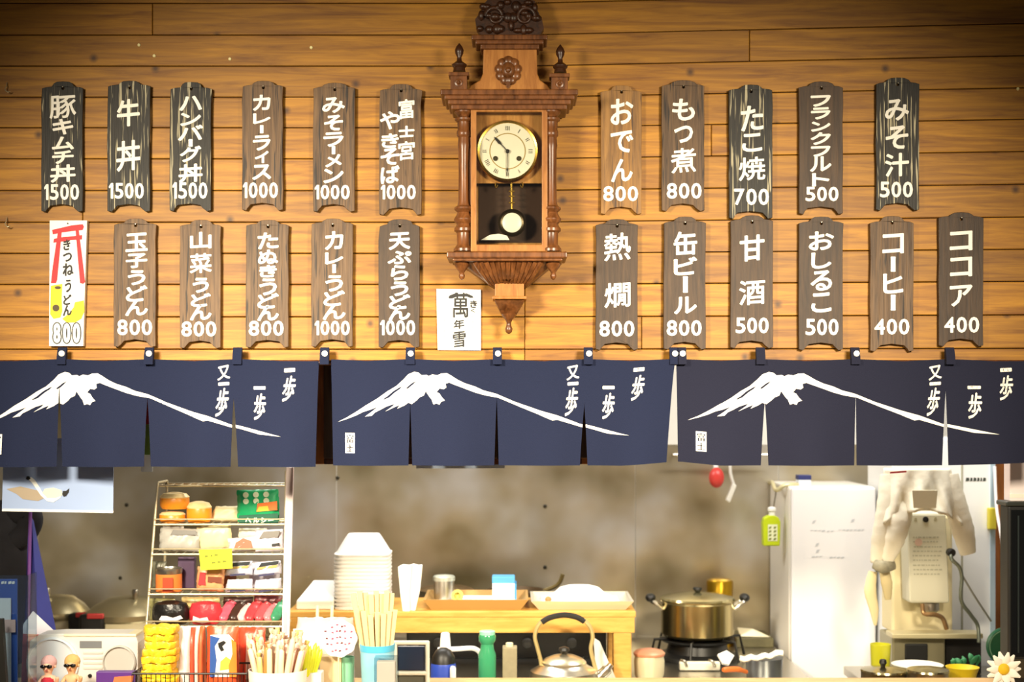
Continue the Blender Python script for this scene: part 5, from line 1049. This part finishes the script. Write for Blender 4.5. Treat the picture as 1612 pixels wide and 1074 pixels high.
gc = MB().plathe(547, 4.48, [(9, yb(ZK, 4.48)), (11, 1034), (10, 1034), (8, yb(ZK, 4.48) - 3)], 20); one(gc, 'green_cup', mat('#7fbf9c', .4), 'pale green cup beside the beige cardboard box', 'cup')

# chopsticks in a blue cup
cc = thing('chopstick_cup', 'light blue cup holding disposable wooden chopsticks', 'cup', ground(594, 4.42, ZK)); yq = yb(ZK, 4.42)
MB().plathe(594, 4.42, [(22, yq), (23, yq - 3), (27, 1016), (25.5, 1016), (21, yq - 5)], 32).build('cup_wall', mat('#8cc7dc', .35), cc); MB().plathe(594, 4.42, [(27.3, 1024), (27.8, 1014), (25.6, 1014), (25.4, 1024)], 32).build('rim_band', mat('#4fb0d6', .35), cc)
tops = [(556, 934), (566, 931), (575, 933), (584, 936), (592, 930), (601, 935), (609, 931), (617, 934), (561, 958), (572, 962), (583, 968), (594, 964), (604, 966), (613, 962), (622, 960)]
CHW = mat('#d9bf8c', .6, var=.08, bscale=30)
for k, (tx, ty) in enumerate(tops):
    D = 4.435 - .028 * (k // 8) + .007 * (k % 3); bx_ = 594 + (tx - 590) * .45; a = W(bx_, 1085, D); b = W(tx, ty, D); d = (b - a).normalized(); n_ = Vector((d.z, 0, -d.x)); y_ = Vector((0, 1, 0))
    V = []
    for P, w in ((a, .0045), (b, .0085)):
        for sx, sy in ((-1, -1), (1, -1), (1, 1), (-1, 1)): V.append(P + n_ * w * sx + y_ * .0022 * sy)
    tag(MB().add(V, [(3, 2, 1, 0), (4, 5, 6, 7), (0, 1, 5, 4), (1, 2, 6, 5), (2, 3, 7, 6), (3, 0, 4, 7)]).build('chopsticks', CHW, smooth=0, bevel=.0008), 'pale disposable chopstick pair standing in the blue cup', 'chopsticks', 'chopsticks in the blue cup')
k_ = thing('pick_box', 'clear box of cream paper picks before the blue cup', 'box', ground(607, 4.3, ZK)); yq = yb(ZK, 4.3)
MB().pbox(589, 1036, 626, yq, 4.3, .05).build('clear_wall', CLEAR, k_, smooth=0); MB().pbox(593, 1042, 622, yq - 1, 4.31, .03).build('cards', mat('#efd9c4', .7), k_, smooth=0, bevel=.002)
# framed dark panel
fp = thing('framed_stand', 'white tube stand around a dark blue panel beside chopsticks', 'stand', ground(650, 4.68, ZK)); yq = yb(ZK, 4.68)
for z in (1012, 1060): MB().tube([W(618, z, 4.68), W(675, z, 4.68)], .007, 8).build('rail', mat('#dfe0d4', .4), fp)
for x in (622, 673): MB().tube([W(x, 1010, 4.68), W(x, yq, 4.68)], .007, 8).build('post', mat('#dfe0d4', .4), fp)
MB().pbox(626, 1018, 669, 1056, 4.69, .02).build('panel', mat('#1c2740', .25), fp, smooth=0, bevel=.003)
MB().pbox(626, 1064, 669, yq, 4.69, .02).build('lower_panel', mat('#57564a', .5), fp, smooth=0)

# ------- wire snack rack
rk = thing('snack_rack', 'tall wire display rack of snacks with pink side strip', 'display rack', ground(345, 4.75, ZK))
TIERS = [(765, 4.84), (826, 4.79), (873, 4.75), (936, 4.71), (987, 4.67)]; TZ = []
LX = lambda y: 248 - (y - 765) * .08; RX = lambda y: 448
for y, D in TIERS:
    z = W(0, y, D).z; TZ.append(z); xa, xb = W(LX(y), 0, D).x, W(RX(y), 0, D).x; y0 = D - D0; y1 = y0 + .13
    MB().tube([(xa, y0, z), (xb, y0, z), (xb, y1, z), (xa, y1, z)], .0034, 8, closed=True).build('shelf_rim', WIRE, rk)
    for k in range(1, 15): x = xa + (xb - xa) * k / 15; MB().tube([(x + .012, y0, z), (x - .0, y1, z)], .0018, 5).build('shelf_wire', WIRE, rk)
    if y > 800: MB().tube([(xa, y0 - .002, z + .018), (xb, y0 - .002, z + .018)], .0024, 6).build('front_guard', WIRE, rk)
for sx in (0, 1):
    top_ = W(LX(760) if not sx else 450, 760 - 18 * sx, 4.84); bot = ground(LX(1090) if not sx else 446, 4.64, ZK + .005); bk_ = Vector((bot.x, .42 - .04, ZK)); tb2 = Vector((top_.x, .47, top_.z))
    MB().tube([top_, bot], .0042, 8).build('post', WIRE, rk); MB().tube([tb2, Vector((tb2.x, .385, ZK))], .0042, 8).build('post', WIRE, rk); MB().tube([top_, tb2], .0036, 8).build('side_bar', WIRE, rk); MB().tube([bot, Vector((tb2.x, .385, ZK + .003))], .0036, 8).build('side_bar', WIRE, rk)
st_ = MB(); A = W(456, 736, 4.80); B = W(449, 1004, 4.62); 
st_.add([A + Vector((-.012, 0, 0)), A + Vector((.013, 0, 0)), B + Vector((.013, 0, 0)), B + Vector((-.012, 0, 0)), A + Vector((-.012, .012, 0)), A + Vector((.013, .012, 0)), B + Vector((.013, .012, 0)), B + Vector((-.012, .012, 0))], [(3, 2, 1, 0), (4, 5, 6, 7), (0, 1, 5, 4), (1, 2, 6, 5), (2, 3, 7, 6), (3, 0, 4, 7)])
sr = st_.build('side_strip', mat('#ead8d4', .5), rk, smooth=0, bevel=.002)
MB().add([A + Vector((-.006, -.001, -.02)), A + Vector((.006, -.001, -.02)), B + Vector((.006, -.001, .0)), B + Vector((-.006, -.001, 0))], [(3, 2, 1, 0)]).build('pink_stripe', mat('#c98a9c', .5), sr, smooth=0)
def rpouch(tier, x0, y0, x1, depth, col, label, dd_=.06, lift=0, **k):
    y, D = TIERS[tier]; D = D + dd_; z = TZ[tier] + .004 + lift * D / F + abs(math.sin(R(k.get('roll', 0)))) * (x1 - x0) / 2 * D / F
    k.setdefault('wob', .004); return pouch(x0, y0, x1, D, depth, col, label, base=z, **k), D - depth / 2
GS = []
# tier 1
for x0, y0, x1, lift, lb in ((251, 806, 292, 0, 'orange wrapped bun under another on the top snack shelf'), (252, 776, 298, 21, 'orange wrapped bun lying on another on the top snack shelf'), (294, 790, 333, 0, 'orange wrapped bun beside the cream bag on snack shelf')):
    D = TIERS[1][1] + .05; c = W((x0 + x1) / 2, 0, D); k = D / F; r = (x1 - x0) / 2 * k; zb_ = TZ[1] + .004 + lift * k; hh = (826 - lift - y0) * k - .006
    t = thing('wrapped_bun', lb, 'bun', Vector((c.x, c.y, zb_)))
    MB().lathe(c.x, c.y, [(r * .85, zb_), (r, zb_ + hh * .2), (r, zb_ + hh * .62), (r * .96, zb_ + hh * .68)], 28, sy=.8).build('orange_wrap', mat('#e88f22', .35), t)
    MB().lathe(c.x, c.y, [(r * .97, zb_ + hh * .66), (r * 1.02, zb_ + hh * .72), (r * .8, zb_ + hh * .92), (r * .3, zb_ + hh)], 28, sy=.8).build('cream_top', mat('#f2d79a', .4), t)
rpouch(1, 328, 797, 382, .03, '#efe3b8', 'cream snack bag leaning beside the green pack', .085, top=(340, 386))
t, df = rpouch(1, 374, 771, 440, .03, '#1fa567', 'green snack pack with white dots on the top shelf', .055, roll=-1.5)
df -= .003
for x in (388, 404, 420):
    for y in (779, 789): MB().pflat(circ(x, y, 4.6, 12), df).build('white_dot_print', mat('#e4f0d0', .5), t, smooth=0)
MB().pflat([(404, 806), (437, 804), (437, 790), (406, 793)], df - .0006).build('orange_print', mat('#e8722a', .5), t, smooth=0)
MB().pflat([(404, 806), (424, 805), (422, 797), (408, 798)], df - .0012).build('yellow_print', mat('#e6c23a', .5), t, smooth=0)
MB().pflat([(376, 825), (438, 825), (438, 809), (376, 811)], df - .0004).build('dark_band', mat('#0c5a42', .5), t, smooth=0)
T = MB()
for ch, x in zip('ヘルシー', (386, 398, 410, 422)):
    if ch != 'ー': put(T, ch, x, 815, x + 10, 824, df - .0012, .5)
    else: T.pflat([(x, 821), (x + 9, 820), (x + 9, 818), (x, 819)], df - .0012)
T.build('name_lettering', mat('#e8f4e4', .5), t, smooth=0)
# tier 2
t, df = rpouch(2, 250, 832, 313, .03, '#aaa79f', 'silver grey pouch with dark window on the snack rack', .05, lean=10, roll=2); MB().pflat([(266, 845), (308, 843), (306, 830 + 6), (270, 836)], df - .003).build('dark_window', mat('#4c463c', .4), t, smooth=0)
rpouch(2, 312, 828, 366, .03, '#e0d4a4', 'cream bag between silver pouch and white packs on the rack', .07, roll=-4)
t, df = rpouch(2, 360, 846, 405, .03, '#d8d0da', 'white pack of brown nuts behind the lime price card', .03, roll=-5, lean=8); MB().pflat([(368, 866), (398, 866), (396, 854), (384, 849), (372, 855)], df - .003).build('nut_window', mat('#8a5a38', .5), t, smooth=0)
t, df = rpouch(2, 402, 834, 446, .03, '#dcd6e2', 'white pack with dark window below the green pack', .03, roll=-3, lean=8); MB().pflat([(408, 849), (438, 848), (442, 838), (416, 838)], df - .003).build('dark_window', mat('#59524a', .4), t, smooth=0); MB().pflat([(428, 862), (440, 861), (440, 857), (428, 858)], df - .003).build('dark_print', INK, t, smooth=0)
for x0, y0, x1, c_, lb in ((256, 828, 290, '#9a948a', 'grey foil bag behind the silver pouch'), (376, 832, 420, '#d9d2bc', 'pale bag behind the nut pack')): rpouch(2, x0, y0, x1, .02, c_, lb, .105)
for x0, y0, x1, c_, lb in ((240, 884, 262, '#6b6a58', 'olive packet behind the orange can'), (330, 884, 372, '#7a4a2c', 'brown packet behind the red and cream pack'), (392, 884, 440, '#b9b6c0', 'grey packet behind the stacked white pouches')): rpouch(3, x0, y0, x1, .02, c_, lb, .11)
for x0, y0, x1, c_, lb in ((236, 942, 276, '#8f8a5a', 'olive bag behind the black candy bag'), (286, 940, 346, '#cdb377', 'tan bag behind the red candy bag'), (352, 940, 398, '#4a2a22', 'dark brown bag behind the candy packs'), (400, 938, 444, '#7a2c30', 'maroon bag behind the red candy packs')): rpouch(4, x0, y0, x1, .02, c_, lb, .115)
# tier 3
yT, DT3 = TIERS[3]; zt3 = TZ[3] + .003
cn = thing('orange_can', 'orange labelled tin can with silver top on the rack', 'can', ground(265, DT3 + .058, zt3)); D = DT3 + .058; yq = yb(zt3, D)
MB().plathe(266, D, [(20, yq), (20.5, yq - 2), (20.5, 902)], 28).build('label_wrap', mat('#e2803a', .4), cn); MB().plathe(266, D, [(20.5, 903), (21.3, 899), (21.3, 895), (19, 894), (18.5, 896)], 28).build('lid', STEEL, cn)
MB().pprism([(256, 932), (272, 932), (272, 910), (256, 910)], D - 21 * D / F - .001, .002).build('red_print', mat('#b8401c', .5), cn, smooth=0)
one(MB().pbox(280, 878, 306, yb(zt3, DT3 + .09), DT3 + .09, .03), 'purple_box', mat('#4c3452', .5), 'dark purple box behind the orange can', 'box', smooth=0, bevel=.002)
t, df = rpouch(3, 309, 893, 352, .035, '#e0a070', 'red and cream pack below the lime price card', .03, roll=3); MB().pflat([(311, 922), (323, 922), (322, 902), (313, 902)], df - .003).build('red_print', mat('#c23034', .5), t, smooth=0); MB().pflat([(326, 917), (348, 917), (348, 908), (326, 908)], df - .003).build('brown_print', mat('#7a3a20', .5), t, smooth=0)
for x0, x1, lb in ((354, 398, 'beside the red and cream pack'), (399, 444, 'next to the pink side strip')):
    for lift, y0, lb2 in ((0, 912, 'lower'), (25, 884, 'upper')):
        t, df = rpouch(3, x0, y0, x1, .034, '#d2d3e4', f'{lb2} white pouch of a stack {lb}', .02 + .012 * (lift > 0), lift=lift, wob=.003, roll=-2 - 3 * (x0 > 380), top=(x0 + 5, x1))
        yy = 935 - lift; MB().pflat([(x0 + 8, yy - 3), (x1 - 12, yy - 4), (x1 - 12, yy - 7), (x0 + 8, yy - 6)], df - .002).build('dark_print', mat('#39375a', .5), t, smooth=0)
        if lift: MB().pflat([(x0 + 9, y0 + 8), (x1 - 5, y0 + 6), (x1 - 3, y0 + 1), (x0 + 14, y0 + 2)], df - .002).build('dark_window', mat('#2c3034', .4), t, smooth=0); MB().pflat([(x0 + 5, y0 + 12), (x1 - 8, y0 + 11), (x1 - 5, y0 + 7), (x0 + 8, y0 + 8.5)], df - .0015).build('tan_window', mat('#c0a060', .4), t, smooth=0)
tg = thing('price_card', 'lime yellow handwritten price card clipped to the snack rack', 'price card', W(340, 897, 4.69)); MB().pprism([(316, 898), (366, 895), (365, 864), (313, 866)], 4.675, .0015).build('card', mat('#dfe92e', .6), tg, smooth=0)
T = MB(); rr = random.Random(2)
for x, y, w in ((322, 876, 5), (331, 875, 3), (337, 874, 6), (333, 886, 6), (342, 885, 5), (350, 884, 6)): T.pflat([(x, y + 2), (x + w, y + 1), (x + w, y - 1), (x + 1, y - 1.6)], 4.674)
T.build('handwriting', mat('#7c8420', .6), tg, smooth=0)
MB().tube([W(340, 866, 4.677), W(340, 868, 4.75)], .002, 6).build('clip', WIRE, tg)
# tier 4
zt4 = TZ[4] + .003; D = TIERS[4][1] + .05; yq = yb(zt4, D)
tn_ = thing('black_tin', 'black round candy bag with silver print on the lowest shelf', 'candy bag', ground(269, D, zt4)); MB().plathe(269, D, [(24, yq), (29, yq - 8), (29, 958), (25, 950), (10, 946)], 30, sy=.7).build('bag', mat('#171412', .3, bump=.6, bscale=50), tn_)
MB().pprism([(250, 976), (262, 980), (276, 978), (288, 974), (284, 969), (272, 973), (262, 970), (254, 970)], D - 30 * .7 * D / F - .001, .002).build('silver_print', mat('#d9d2d6', .4), tn_, smooth=0)
tn_ = thing('red_tin', 'red round candy bag with white print on the lowest shelf', 'candy bag', ground(324, D, zt4)); MB().plathe(324, D, [(20, yq), (25.5, yq - 8), (26, 962), (22, 950), (8, 947)], 30, sy=.7).build('bag', mat('#cf3640', .3, bump=.6, bscale=50), tn_)
MB().pprism([(303, 978), (318, 982), (330, 980), (326, 972), (314, 974), (304, 970)], D - 27 * .7 * D / F - .001, .002).build('white_print', mat('#f0d0d4', .4), tn_, smooth=0)
for k, (x, c_, lb) in enumerate(((356, '#d8576a', 'pink'), (372, '#3a241c', 'dark brown'), (385, '#e8b4b4', 'pale rose'), (397, '#c23a40', 'crimson'), (412, '#d04a50', 'red'), (426, '#e07a80', 'coral'), (438, '#3f8f68', 'green'))):
    a = W(x - 8, 983, TIERS[4][1] + .03 + .004 * (k % 3)); a.z = zt4 + .012; b = W(x + 10, 948 + 3 * (k % 3), TIERS[4][1] + .1)
    m = MB().tube([a, a.lerp(b, .12), a.lerp(b, .5), a.lerp(b, .86), a.lerp(b, .9), b], [.005, .016, .02, .018, .007, .015], 12, .6)
    tag(m.build('candy_stick_pack', mat(c_, .3, var=.3, bscale=80), smooth=60), f'{lb} candy pack leaning on the lowest shelf of the rack', 'candy pack', 'candy packs on the lowest rack shelf')
